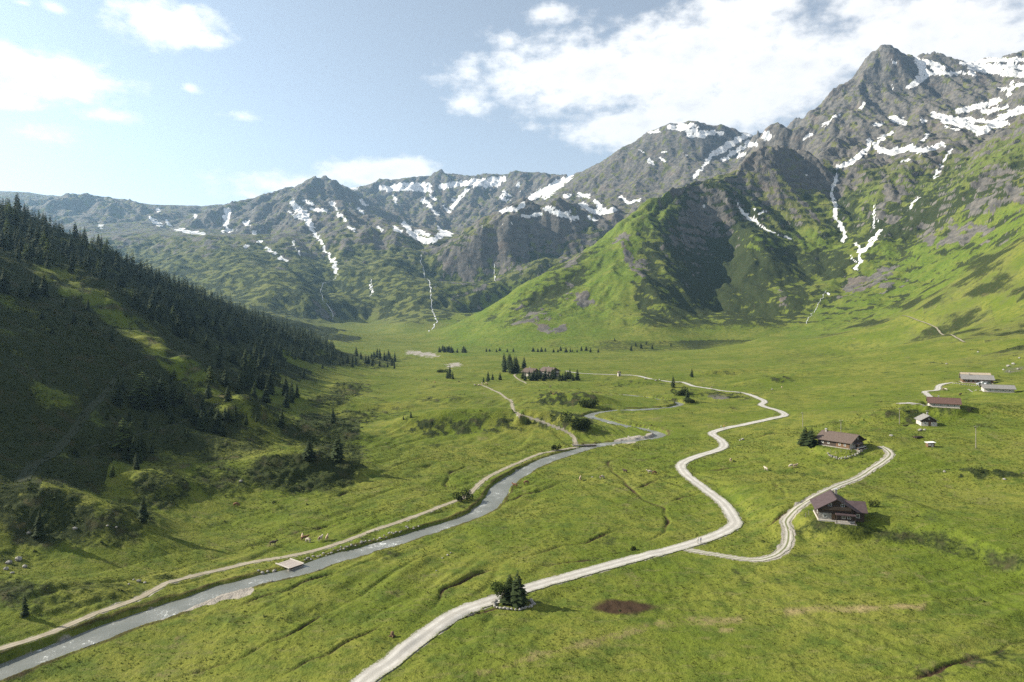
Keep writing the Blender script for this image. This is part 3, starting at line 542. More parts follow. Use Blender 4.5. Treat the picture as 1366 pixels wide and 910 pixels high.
for pts, w, a in [([(915, 275), (930, 330), (945, 380), (930, 430)], 34, .95), ([(965, 290), (975, 350), (990, 405)], 42, 1.0), ([(1040, 330), (1050, 400)], 30, .85), ([(1180, 300), (1260, 280), (1340, 240)], 20, .8), ([(870, 300), (860, 380), (880, 440)], 14, .7), ([(860, 436), (960, 446), (1040, 440)], 14, .7), ([(740, 458), (860, 462), (950, 458)], 8, .55), ([(1010, 340), (1040, 370), (1060, 360), (1110, 350)], 18, .9), ([(1090, 385), (1072, 412), (1064, 440)], 4, .6), ([(1230, 275), (1250, 262), (1290, 245)], 14, .7), ([(1220, 300), (1190, 330)], 12, .6), ([(1250, 330), (1330, 300)], 9, .5), ([(1150, 400), (1230, 410)], 9, .5), ([(870, 340), (880, 400)], 18, .6)]:
    stroke(M_scrub_shade, pts, w, 1120, 2400, a, .9)
M_lush[:] *= (1 - 0.45 * sstep(0.0, .5, nB)); M_scrub_shade[:] *= (1 - 0.7 * M_lush)
M_rock[:] *= (1 - 0.85 * M_lush * mtn * (1 - sstep(.8, 1., M_rock)))
# break the mountain cover into fine irregular patches
fineN = fbm(GX / 30, (GY + .6 * H) / 30, 5, .62, 147); fineR = fbm(GX / 42, (GY - .8 * H) / 42, 5, .65, 149)
sg = lambda v, w: 1 / (1 + np.exp(-np.clip(v / w, -30, 30)))
M_scrub_shade[:] = np.where(mtn > .02, sg(M_scrub_shade - .46 + .62 * fineN + .25 * sstep(.12, .35, steep), .10) * np.clip(M_scrub_shade * 2.2, .35, 1) * mtn, M_scrub_shade)
M_rock[:] = np.where(mtn > .02, np.maximum(sg(M_rock - .52 + .55 * fineR + .5 * (steep - .22), .10) * np.clip(M_rock * 2.5, 0, 1), .0), M_rock)
M_rock[:] = np.maximum(M_rock, sg(M_out - .74 + .75 * fineR + .35 * nB + .5 * (steep - .2), .09) * (M_out > .05))
M_lush[:] = np.clip(M_lush * (.75 + .6 * fineN), 0, 1) * (1 - M_rock)
M_scrub_shade[:] = np.maximum(M_scrub_shade, mtn * np.where(is_sh | is_peak, sg(-ER - .42 + .75 * fineN, .14) * .8, 0) * (1 - .5 * high))
M_snow[:] = np.clip(M_snow * (1.08 + .6 * fineN + .3 * nB), 0, 1)
# --- valley: scrubby mounds, heath, straw, peat
VA = 60
for px, py, rx, ry, a in [(400, 632, 78, 26, 1), (455, 612, 40, 24, .9), (300, 640, 46, 24, .75), (215, 652, 40, 26, .85), (60, 690, 66, 38, 1), (130, 715, 60, 18, .8), (170, 690, 40, 24, .7), (290, 592, 70, 26, .8), (340, 560, 60, 20, .7), (430, 575, 56, 24, .95), (230, 610, 40, 18, .6), (20, 790, 30, 18, .8), (110, 790, 95, 16, .6), (60, 810, 60, 14, .6), (215, 775, 26, 10, .6), (20, 745, 36, 14, .6),
    (605, 570, 78, 13, .9), (690, 566, 50, 10, .75), (560, 566, 36, 9, .75), (757, 533, 46, 11, 1), (745, 557, 40, 9, .8), (772, 566, 22, 12, 1), (640, 553, 60, 5, .5), (590, 532, 36, 6, .6), (480, 556, 26, 10, .7), (520, 548, 30, 10, .6), (470, 520, 30, 10, .8), (440, 536, 30, 10, .8), (500, 500, 40, 6, .4), (470, 480, 60, 10, .8), (505, 486, 24, 8, .9), (530, 476, 30, 6, .5),
    (840, 512, 48, 5, .6), (930, 526, 40, 6, .7), (985, 529, 24, 5, .8), (905, 536, 26, 6, .6), (960, 498, 34, 4, .6), (1040, 506, 26, 5, .7), (1080, 498, 24, 4, .4), (1000, 515, 26, 4, .5), (760, 505, 70, 6, .5), (830, 478, 60, 5, .5), (1090, 480, 70, 14, .45), (1160, 470, 50, 12, .35),
    (1215, 555, 55, 14, .75), (1280, 550, 36, 8, .55), (1310, 632, 60, 9, .85), (1330, 880, 50, 14, .6), (1120, 610, 50, 8, .35), (1250, 898, 60, 7, .5), (960, 545, 40, 4, .4), (1060, 575, 20, 4, .4), (560, 660, 40, 6, .25), (640, 650, 12, 6, .6), (380, 680, 50, 8, .5), (300, 695, 30, 10, .4)]:
    patch(M_scrub_shade, px, py, rx * (.92 if px > 480 else 1), ry * (.8 if px > 480 else 1), VA, 1050, a * (.8 if px < 480 else .95 if py < 600 else 1.1 if px > 1050 else .72))
for pts, w, a in [([(640, 897), (700, 880), (760, 864), (830, 846), (860, 838)], 6, .85), ([(880, 832), (960, 828), (990, 826)], 5, .9), ([(960, 838), (975, 838)], 4, .9), ([(1050, 815), (1100, 814), (1150, 813), (1230, 808)], 5, 1), ([(1290, 800), (1366, 797)], 4, .5), ([(540, 905), (640, 890)], 7, .5), ([(1045, 792), (1065, 794)], 4, .6), ([(270, 890), (330, 860), (360, 850)], 3, .6), ([(590, 745), (560, 765)], 4, .3), ([(1280, 503), (1300, 495), (1340, 490)], 4, .2), ([(1290, 548), (1330, 546)], 3, .6)]:
    stroke(M_dry, pts, w, VA, 420, .8 * a, 2.2, True)
for px, py, rx, ry, a in [(520, 770, 70, 14, .35), (600, 800, 60, 14, .25), (380, 800, 90, 14, .3), (720, 690, 60, 12, .25), (880, 575, 24, 6, .5), (700, 770, 80, 8, .2), (790, 640, 20, 6, .3), (820, 683, 26, 6, .35), (300, 720, 60, 10, .2), (1000, 860, 160, 30, .2), (1240, 640, 80, 14, .3), (600, 525, 120, 18, .3), (620, 600, 100, 12, .2)]:
    patch(M_dry, px, py, rx, ry, VA, 700, a)
patch(M_ditch, 832, 810, 38, 9, VA, 300, .9, .7)
patch(M_gravel, 300, 800, 70, 7, VA, 300, .0)
stroke(M_gravel, [(215, 822), (250, 810), (310, 792), (330, 788)], 5, VA, 300, 1, .5, True); stroke(M_gravel, [(820, 590), (850, 585), (870, 580)], 3, VA, 500, 1, .6, True); stroke(M_gravel, [(600, 488), (612, 486)], 3, VA, 900, .8, .6, True); stroke(M_gravel, [(545, 470), (560, 472), (580, 474)], 2.5, 800, 1600, .8, .6, True)
patch(M_rock, 1352, 492, 16, 6, 300, 800, .5); patch(M_rock, 960, 530, 14, 4, 300, 800, .6)
# hillside: long grass, bilberry and alder, darkened as painted shade; rib lightened as sunlight
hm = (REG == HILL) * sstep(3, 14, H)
M_scrub_shade[:] = np.maximum(M_scrub_shade, hm * np.clip(0.95 + 0.5 * fbm(GX / 22, GY / 22, 3, .5, 151), 0, 1))
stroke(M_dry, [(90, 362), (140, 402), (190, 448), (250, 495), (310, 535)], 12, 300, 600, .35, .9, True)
Mtmp = Z(); stroke(Mtmp, [(60, 355), (140, 405), (190, 450), (250, 500), (330, 555)], 11, 300, 600, .9, 1.2, True); M_scrub_shade[:] *= 1 - .85 * Mtmp * np.clip(.7 + .9 * fbm(GX / 9, GY / 9, 3, .6, 153), 0, 1)  # scrub thinned so the rib's colour looks sunlit
# patchy heath and sedge over the meadows
mn = fbm(GX / 26, GY / 34, 4, .6, 157); mn2 = fbm(GX / 7, GY / 9, 3, .6, 158); flo = (REG == FLOOR) | (REG == SLOPE)
M_scrub_shade[:] = np.maximum(M_scrub_shade, flo * (1 - mtn) * np.clip(.9 * (mn - .28) + .3 * mn2, 0, .42)); M_dry[:] = np.maximum(M_dry, flo * (1 - mtn) * np.clip(.9 * (-mn - .25) + .4 * mn2, 0, .45))
vs_ = (PX > 480) & flo; M_scrub_shade[vs_] *= np.clip(.78 + .9 * mn2[vs_] + .5 * fbm(GX[vs_] / 3.5, GY[vs_] / 4.5, 2, .6, 159), 0, 1.1)
# heathery and stony mottling of the right-hand slope
js = (REG == SLOPE) * sstep(14, 40, H); jn = fbm(GX / 38, GY / 60, 4, .6, 155)
M_scrub_shade[:] = np.maximum(M_scrub_shade, js * np.clip(.36 + .9 * jn, 0, .85)); M_alp[:] = np.maximum(M_alp, js * np.clip(.45 + .6 * jn, 0, .8))
stroke(M_scrub_shade, [(1056, 708, 6), (1130, 712, 8), (1230, 720, 10), (1300, 736, 12), (1400, 768, 12)], 9, VA, 300, .62, 1.3, True)
# hummocks where scrub stands
sm = (M_scrub_shade > .15) & (GY < 900) & (REG != HILL)
H[sm] += np.where(PX[sm] < 500, 2.0, 1.2) * M_scrub_shade[sm] * (0.55 * np.abs(perlin(GX[sm] / 3.4, GY[sm] / 4.2, 161)) + .5 * perlin(GX[sm] / 8, GY[sm] / 9, 162))
for M in (M_gravel, M_ditch): M[:] = np.clip(M, 0, 1)
print('masks', round(time.time() - T0, 1))
# ------------------------------------------------------------------ building sites, levelled before the land is meshed
SITES = {}
for nm, px, py, r in [('chalet', 1112, 689, 7.5), ('farmhouse', 1121, 594, 9), ('hut', 1236, 567, 4.5), ('shed', 1241, 596, 2.2), ('barn', 1259, 543, 7), ('upper', 1303, 511, 11), ('lower', 1331, 523, 10), ('inn1', 708, 502, 8), ('inn2', 733, 502, 9), ('kiosk', 826, 502, 3), ('island', 685, 806, 4.5), ('wagon', 1140, 589, 2.5)]:
    c = ground(px, py); z = float(np.mean(height_at(c.x + np.array([0, 3, -3, 0, 0]), c.y + np.array([0, 0, 0, 3, -3])))); level_pad(c, r, z, 3.5); SITES[nm] = Vector((c.x, c.y, z))
# ------------------------------------------------------------------ materials
def new_mat(name):
    m = bpy.data.materials.new(name); m.use_nodes = True; nb = NB(m.node_tree); nb.n.clear()
    out = nb.new('ShaderNodeOutputMaterial'); b = nb.new('ShaderNodeBsdfPrincipled'); nb.l.new(b.outputs[0], out.inputs[0])
    b.inputs['Roughness'].default_value = 0.9; b.inputs['Specular IOR Level'].default_value = 0.2
    return m, nb, b
def bump(nb, b, h, strength, dist):
    n = nb.new('ShaderNodeBump'); n.inputs['Strength'].default_value = strength; n.inputs['Distance'].default_value = dist
    nb.l.new(h, n.inputs['Height']); nb.l.new(n.outputs[0], b.inputs['Normal'])
def land_material():
    m, nb, b = new_mat('land')
    geo = nb.new('ShaderNodeNewGeometry'); pos = geo.outputs['Position']
    a1 = nb.new('ShaderNodeAttribute', attribute_name='cover'); a2 = nb.new('ShaderNodeAttribute', attribute_name='wear')
    s1 = nb.new('ShaderNodeSeparateColor'); nb.l.new(a1.outputs['Color'], s1.inputs[0]); s2 = nb.new('ShaderNodeSeparateColor'); nb.l.new(a2.outputs['Color'], s2.inputs[0])
    snow, rock, scrub, dry = s1.outputs[0], s1.outputs[1], s1.outputs[2], a1.outputs['Alpha']
    gravel, ditch, lush, alp = s2.outputs[0], s2.outputs[1], s2.outputs[2], a2.outputs['Alpha']
    nL = nb.noise(pos, 0.022, 4, .6); nM = nb.noise(pos, 0.16, 4, .6); nS = nb.noise(pos, 1.1, 4, .65); nF = nb.noise(pos, 4.0, 3, .6)
    mp = nb.new('ShaderNodeMapping'); mp.inputs['Scale'].default_value = (.5, 1.6, 1.0); nb.l.new(pos, mp.inputs[0]); nT = nb.noise(mp.outputs[0], 0.35, 4, .65)
    g = nb.mix(nb.ramp(nL, .35, .65), (.088, .117, .015), (.150, .156, .031))
    g = nb.mix(nb.ramp(nM, .42, .70), g, (.064, .092, .017))
    g = nb.mix(nb.math('MULTIPLY', nb.ramp(nT, .50, .72), .75), g, (.135, .132, .045))
    g = nb.mix(nb.math('MULTIPLY', nb.ramp(nS, .46, .70), .75), g, (.050, .072, .010))
    g = nb.mix(nb.math('MULTIPLY', nb.ramp(nF, .48, .72), .55), g, (.045, .065, .010))
    g = nb.mix(nb.math('MULTIPLY', alp, .8), g, nb.mix(nb.ramp(nM, .35, .65), (.075, .085, .028), (.105, .095, .050)))
    g = nb.mix(nb.math('MULTIPLY', lush, .72), g, nb.mix(nb.ramp(nM, .4, .7), (.082, .128, .014), (.050, .082, .013)))
    sc_c = nb.mix(nb.ramp(nS, .4, .65), (.032, .041, .014), (.014, .022, .007)); sc_c = nb.mix(nb.ramp(nM, .5, .75), sc_c, (.044, .042, .020))  # scrub tone, lowered further to deepen the hillside's shade
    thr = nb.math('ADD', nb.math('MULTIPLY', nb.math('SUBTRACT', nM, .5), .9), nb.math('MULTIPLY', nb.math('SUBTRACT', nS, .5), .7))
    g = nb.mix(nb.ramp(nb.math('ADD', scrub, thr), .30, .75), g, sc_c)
    dr = nb.mix(nb.ramp(nS, .35, .65), (.26, .20, .105), (.15, .125, .055))
    g = nb.mix(nb.ramp(nb.math('ADD', dry, nb.math('MULTIPLY', thr, 1.5)), .40, 1.0), g, dr)
    nR = nb.noise(pos, .05, 6, .65); nR2 = nb.noise(pos, .012, 4, .6)
    rk = nb.mix(nb.ramp(nR, .35, .68), (.062, .060, .057), (.130, .120, .106)); rk = nb.mix(nb.math('MULTIPLY', nb.ramp(nR2, .5, .72), .5), rk, (.135, .105, .085))
    thr2 = nb.math('MULTIPLY', nb.math('SUBTRACT', nR, .5), 1.2)
    g = nb.mix(nb.ramp(nb.math('ADD', rock, thr2), .32, .68), g, rk)
    g = nb.mix(nb.ramp(nb.math('ADD', ditch, nb.math('MULTIPLY', thr, .35)), .2, .8), g, (.040, .026, .016))
    gv = nb.mix(nb.ramp(nF, .4, .65), (.30, .275, .245), (.17, .155, .135))
    g = nb.mix(nb.ramp(nb.math('ADD', gravel, nb.math('MULTIPLY', thr, .5)), .35, .7), g, gv)
    sw = nb.ramp(nb.math('ADD', snow, nb.math('MULTIPLY', thr2, .55)), .36, .66)
    g = nb.mix(sw, g, nb.mix(nb.ramp(nR, .38, .66), (.68, .69, .71), (.50, .50, .50)))
    nb.l.new(g, b.inputs['Base Color'])
    hh = nb.math('ADD', nb.math('MULTIPLY', nS, .55), nb.math('MULTIPLY', nF, .16))
    hh = nb.math('ADD', hh, nb.math('MULTIPLY', nb.math('MULTIPLY', nb.noise(pos, .09, 7, .68), 3.8), nb.math('MULTIPLY', rock, nb.math('SUBTRACT', 1.0, sw))))
    hh = nb.math('ADD', hh, nb.math('MULTIPLY', nb.math('MULTIPLY', nM, 2.5), nb.math('ADD', alp, lush)))
    bump(nb, b, hh, 0.75, 1.0)
    b.inputs['Specular IOR Level'].default_value = 0.05
    return m
MAT_LAND = land_material()

# ------------------------------------------------------------------ land meshes, one per massif
NRM = grid_normals().reshape(-1, 3).astype(np.float32)
V = np.stack([GX, GY, H], -1).reshape(-1, 3).astype(np.float32)
C1 = np.stack([M_snow, M_rock, M_scrub_shade, M_dry], -1).reshape(-1, 4).astype(np.float32)
C2 = np.stack([M_gravel, M_ditch, M_lush, M_alp], -1).reshape(-1, 4).astype(np.float32)
vid = np.arange(NR * NC, dtype=np.int32).reshape(NR, NC)
quads = np.stack([vid[:-1, :-1], vid[:-1, 1:], vid[1:, 1:], vid[1:, :-1]], -1).reshape(-1, 4)
freg = REG[:-1, :-1].ravel()
for r, nm in enumerate(REGION_NAMES):
    q = quads[freg == r]
    if len(q) == 0: continue
    used, inv = np.unique(q, return_inverse=True)
    me = bpy.data.meshes.new(nm); nf = len(q)
    me.vertices.add(len(used)); me.vertices.foreach_set('co', V[used].ravel())
    me.loops.add(nf * 4); me.loops.foreach_set('vertex_index', inv.astype(np.int32).ravel())
    me.polygons.add(nf); me.polygons.foreach_set('loop_start', np.arange(0, nf * 4, 4, dtype=np.int32))
    me.polygons.foreach_set('use_smooth', np.ones(nf, bool))
    me.update()
    for an, C in (('cover', C1), ('wear', C2)):
        at = me.attributes.new(an, 'FLOAT_COLOR', 'POINT'); at.data.foreach_set('color', C[used].ravel())
    me.normals_split_custom_set_from_vertices(NRM[used])
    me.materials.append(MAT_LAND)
    o = bpy.data.objects.new(nm, me); COL.objects.link(o); o['kind'] = 'structure'
print('land', round(time.time() - T0, 1))

# ------------------------------------------------------------------ ways and water: ribbons laid on the land
def ribbon(name, line, width, z, mat, lift=0.05, nx=4, wob=0.45, kind='structure', drape=True, seed=0):
    line = np.asarray(line); t = np.gradient(line, axis=0); t /= np.linalg.norm(t, axis=1, keepdims=True) + 1e-9
    nrm = np.c_[-t[:, 1], t[:, 0]]; n = len(line); w = np.broadcast_to(np.asarray(width, float), (n,)); s = stations(line)
    verts = []; ac = []
    for j in range(nx + 1):
        k = j / nx * 2 - 1
        ww = w / 2 * k
        if j in (0, nx): ww = ww + wob * (perlin(s / 3.1, s * 0 + k * 7, 171 + seed) + .6 * perlin(s / 1.1, s * 0 + k * 9, 172 + seed)) * k
        p = line + nrm * ww[:, None]
        zz = height_at(p[:, 0], p[:, 1]) + lift if drape else z
        verts.append(np.c_[p, zz]); ac.append(np.full(n, k))
    verts = np.stack(verts, 1).reshape(-1, 3); ac = np.stack(ac, 1).ravel()
    i = np.arange(n * (nx + 1)).reshape(n, nx + 1)
    f = np.stack([i[:-1, 1:], i[:-1, :-1], i[1:, :-1], i[1:, 1:]], -1).reshape(-1, 4)
    me = bpy.data.meshes.new(name); me.from_pydata(verts.tolist(), [], f.tolist())
    me.polygons.foreach_set('use_smooth', np.ones(len(f), bool))
    at = me.attributes.new('across', 'FLOAT', 'POINT'); at.data.foreach_set('value', ac.astype(np.float32))
    me.materials.append(mat); o = bpy.data.objects.new(name, me); COL.objects.link(o)
    if kind: o['kind'] = kind
    if me.polygons and me.polygons[len(f) // 2].normal.z < 0: me.flip_normals()
    return o
def way_material(name, c1, c2, grass_mid=0.0, edge=.72, gr=(.080, .098, .018)):
    m, nb, b = new_mat(name); pos = nb.new('ShaderNodeNewGeometry').outputs['Position']
    at = nb.new('ShaderNodeAttribute', attribute_name='across'); ac = nb.math('ABSOLUTE', at.outputs['Fac'])
    n1 = nb.noise(pos, .35, 4, .6); n2 = nb.noise(pos, 2.4, 4, .65); n3 = nb.noise(pos, 9, 2, .6)
    c = nb.mix(nb.ramp(n1, .35, .65), c1, c2); c = nb.mix(nb.math('MULTIPLY', nb.ramp(n3, .5, .8), .4), c, tuple(x * .6 for x in c1))
    ruts = nb.math('MULTIPLY', nb.ramp(nb.math('ABSOLUTE', nb.math('SUBTRACT', ac, .42)), .10, .26), .65)
    c = nb.mix(ruts, c, tuple(x * .78 for x in c2))
    e = nb.ramp(nb.math('ADD', ac, nb.math('MULTIPLY', nb.math('SUBTRACT', n2, .5), 1.0)), edge, edge + .25); c = nb.mix(e, c, gr)
    if grass_mid:
        k = nb.math('ADD', nb.ramp(ac, .32, .12), nb.math('MULTIPLY', nb.math('SUBTRACT', n2, .5), 1.6))
        c = nb.mix(nb.math('MULTIPLY', nb.ramp(k, .45, .8), grass_mid), c, gr)
    nb.l.new(c, b.inputs['Base Color']); bump(nb, b, n2, .4, .12); return m
M_ROAD = way_material('pale_gravel', (.41, .395, .37), (.33, .315, .29), 0, .80)
M_TRACK = way_material('rutted_gravel', (.38, .36, .325), (.29, .27, .235), .75, .8)
M_PATH = way_material('trodden_gravel', (.31, .275, .22), (.23, .20, .15), 0, .72)
ribbon('gravel_road', road, 4.2, None, M_ROAD, .14)
ribbon('farm_track', track, np.interp(stations(track), [0, 60, 80], [2.1, 2.3, 2.6]), None, M_TRACK, .06, 6, seed=1)
ribbon('riverside_path', lpath, 2.1, None, M_PATH, .06, seed=2); ribbon('meadow_path', cpath, 1.9, None, M_PATH, .06, seed=3); ribbon('chalet_path', spath, 2.0, None, M_PATH, .06, seed=4)
ribbon('hill_trail', trail, 2.4, None, M_PATH, .45, seed=5); ribbon('farm_lane', farm, 3.2, None, M_ROAD, .16, seed=6)
M_HT = way_material('overgrown_trail', (.030, .036, .012), (.024, .031, .010), 0, .40, (.022, .030, .010))
ribbon('hillside_trail', htrail, 3.4, None, M_HT, .12, seed=7); ribbon('hillside_trail', htrail2, 2.0, None, M_HT, .12, seed=8)
def water_material():
    m, nb, b = new_mat('mountain_river'); pos = nb.new('ShaderNodeNewGeometry').outputs['Position']
    at = nb.new('ShaderNodeAttribute', attribute_name='across')
    n1 = nb.noise(pos, .7, 5, .65, .5); n2 = nb.noise(pos, .12, 3, .5); n3 = nb.noise(pos, 2.6, 4, .7, .8)
    foam = nb.math('ADD', nb.math('MULTIPLY', n3, .6), nb.math('ADD', nb.math('MULTIPLY', n1, .5), nb.math('MULTIPLY', n2, .5)))
    c = nb.mix(nb.ramp(n2, .35, .7), (.115, .122, .110), (.155, .160, .148)); fm = nb.ramp(foam, .90, 1.04); c = nb.mix(fm, c, (.74, .77, .77))
    nb.l.new(c, b.inputs['Base Color']); b.inputs['Specular IOR Level'].default_value = .35
    nb.l.new(nb.ramp(fm, 0, 1, .42, .7), b.inputs['Roughness']); bump(nb, b, nb.math('ADD', n1, nb.math('MULTIPLY', n3, .6)), .45, .22); return m
M_WATER = water_material()
ribbon('river', river, rw + 2.0, rz, M_WATER, 0, 6, .1, drape=False)
M_FALL, _n, _b = new_mat('white_water'); _p = _n.new('ShaderNodeNewGeometry').outputs['Position']; _n.l.new(_n.mix(_n.ramp(_n.noise(_p, .25, 4, .65), .4, .62), (.66, .68, .70), (.14, .14, .13)), _b.inputs['Base Color'])
for px_, w_, dm in [([(561, 340), (562, 350), (566, 362), (571, 374), (574, 386), (575, 400), (576, 412), (580, 422), (583, 430), (578, 437), (572, 443)], 2.4, 1500), ([(449, 368), (440, 376), (427, 388), (431, 398), (437, 407), (443, 418), (445, 428)], 1.7, 1500), ([(658, 352), (659, 362), (661, 376)], 2.4, 1500), ([(1167, 272), (1166, 290), (1165, 306)], 2.0, 1300), ([(1103, 388), (1094, 402), (1084, 418), (1076, 432)], .9, 1250), ([(494, 372), (497, 384), (493, 396)], 1.8, 1500)]:
    g_ = [ground(a, b, dm) for a, b in px_]; l_ = smooth_line([(v.x, v.y) for v in g_], 4.0); s_ = stations(l_); l_ = l_ + np.c_[4.5 * perlin(s_ / 26, s_ * 0 + w_, 175), 3 * perlin(s_ / 14, s_ * 0 + w_, 176)]; ribbon('waterfall', l_, w_ * np.clip(1 + 1.5 * perlin(s_ / 17, s_ * 0 + 3.3 * w_, 177), .2, 2.2), None, M_FALL, .7, 3, .5, seed=len(px_))
# ------------------------------------------------------------------ haze
def haze():
    bm = bmesh.new(); bmesh.ops.create_cube(bm, size=1.0)
    lo = Vector((-11000, -900, float(H.min()) - 2.0)); hi = Vector((11000, 6700, float(H.max()) + 30))
    for v in bm.verts: v.co = Vector([lo[i] if v.co[i] < 0 else hi[i] for i in range(3)])
    me = bpy.data.meshes.new('haze'); bm.to_mesh(me); bm.free(); o = bpy.data.objects.new('haze', me); COL.objects.link(o); o['kind'] = 'stuff'
    m = bpy.data.materials.new('valley_haze'); m.use_nodes = True; nb = NB(m.node_tree); nb.n.clear()
    out = nb.new('ShaderNodeOutputMaterial'); v = nb.new('ShaderNodeVolumePrincipled'); nb.l.new(v.outputs[0], out.inputs['Volume'])
    v.inputs['Color'].default_value = (.38, .66, 1.0, 1); v.inputs['Density'].default_value = HAZE; v.inputs['Anisotropy'].default_value = 0.45
    me.materials.append(m)
HAZE = 5.6e-5
haze()
print('haze', round(time.time() - T0, 1), float(H.max()), len(quads) * 2)
# ------------------------------------------------------------------ helpers for things
def plain_mat(name, col, rough=.85, var=.25, scale=3.0, bumpy=0.0, col2=None, spec=.2):
    m, nb, b = new_mat(name); tc = nb.new('ShaderNodeTexCoord'); oi = nb.new('ShaderNodeObjectInfo')
    n = nb.noise(tc.outputs['Object'], scale, 4, .6)
    c = nb.mix(nb.ramp(n, .3, .7), tuple(x * (1 - var) for x in col), col2 or tuple(min(1, x * (1 + var)) for x in col))
    c = nb.mix(nb.math('MULTIPLY', oi.outputs['Random'], .22), c, tuple(x * .6 for x in col))
    nb.l.new(c, b.inputs['Base Color']); b.inputs['Roughness'].default_value = rough; b.inputs['Specular IOR Level'].default_value = spec
    if bumpy: bump(nb, b, n, bumpy, .1)
    return m
def leaf_mat(name, c1, c2, trans=.25):
    m, nb, b = new_mat(name); pos = nb.new('ShaderNodeNewGeometry').outputs['Position']; oi = nb.new('ShaderNodeObjectInfo')
    n = nb.noise(pos, .9, 3, .6); c = nb.mix(nb.ramp(n, .3, .7), c1, c2); c = nb.mix(nb.math('MULTIPLY', oi.outputs['Random'], .5), c, tuple(x * .6 for x in c1))
    nb.l.new(c, b.inputs['Base Color']); b.inputs['Specular IOR Level'].default_value = .15
    tr = nb.new('ShaderNodeBsdfTranslucent'); nb.l.new(c, tr.inputs['Color']); mx = nb.new('ShaderNodeMixShader'); mx.inputs[0].default_value = trans
    nb.l.new(b.outputs[0], mx.inputs[1]); nb.l.new(tr.outputs[0], mx.inputs[2]); out = [x for x in nb.n if x.type == 'OUTPUT_MATERIAL'][0]; nb.l.new(mx.outputs[0], out.inputs[0]); return m
def mesh_obj(name, me, parent=None, link=True):
    o = bpy.data.objects.new(name, me); COL.objects.link(o)
    if parent is not None: o.parent = parent
    return o
def thing(name, label, cat, loc=(0, 0, 0), rz=0.0, group=None, scale=None):
    o = bpy.data.objects.new(name, None); o.empty_display_size = .3; COL.objects.link(o); o.location = loc; o.rotation_euler = (0, 0, rz)
    if scale is not None: o.scale = scale if hasattr(scale, '__len__') else (scale,) * 3
    tag(o, label, cat, group); return o
def tag(o, label, cat, group=None):
    o['label'] = label; o['category'] = cat
    if group: o['group'] = group
    return o
class MB:
    def __init__(self): self.v = []; self.f = []
    def add(self, vs, fs):
        k = len(self.v); self.v += [tuple(p) for p in vs]; self.f += [tuple(i + k for i in f) for f in fs]; return self
    def box(self, x0, x1, y0, y1, z0, z1):
        return self.add([(x0, y0, z0), (x1, y0, z0), (x1, y1, z0), (x0, y1, z0), (x0, y0, z1), (x1, y0, z1), (x1, y1, z1), (x0, y1, z1)], [(3, 2, 1, 0), (4, 5, 6, 7), (0, 1, 5, 4), (1, 2, 6, 5), (2, 3, 7, 6), (3, 0, 4, 7)])
    def tube(self, pts, rad, n=6):
        pts = [Vector(p) for p in pts]; rings = []
        for i, p in enumerate(pts):
            t = (pts[min(i + 1, len(pts) - 1)] - pts[max(i - 1, 0)]).normalized(); a = t.orthogonal().normalized(); b = t.cross(a)
            rings.append([p + (a * math.cos(2 * math.pi * k / n) + b * math.sin(2 * math.pi * k / n)) * rad[i] for k in range(n)])
        vs = [v for r in rings for v in r]; fs = []
        for i in range(len(pts) - 1):
            for k in range(n): fs.append((i * n + k, i * n + (k + 1) % n, (i + 1) * n + (k + 1) % n, (i + 1) * n + k))
        fs += [tuple(reversed(range(n))), tuple((len(pts) - 1) * n + k for k in range(n))]
        return self.add(vs, fs)
    def prism(self, poly, a, b, axis='y'):
        n = len(poly); q = (lambda p, t: (p[0], t, p[1])) if axis == 'y' else (lambda p, t: (t, p[0], p[1]))
        vs = [q(p, a) for p in poly] + [q(p, b) for p in poly]
        fs = [tuple(range(n)), tuple(reversed(range(n, 2 * n)))] + [(i + n, (i + 1) % n + n, (i + 1) % n, i) for i in range(n)]
        return self.add(vs, fs)
    def mesh(self, name, mat, smooth=False, fix=True):
        me = bpy.data.meshes.new(name); me.from_pydata(self.v, [], self.f)
        if fix:
            bm = bmesh.new(); bm.from_mesh(me); bmesh.ops.recalc_face_normals(bm, faces=bm.faces); bm.to_mesh(me); bm.free()
        if smooth: me.polygons.foreach_set('use_smooth', np.ones(len(me.polygons), bool))
        me.materials.append(mat); return me
    def build(self, name, mat, parent=None, smooth=False): return mesh_obj(name, self.mesh(name, mat, smooth), parent)

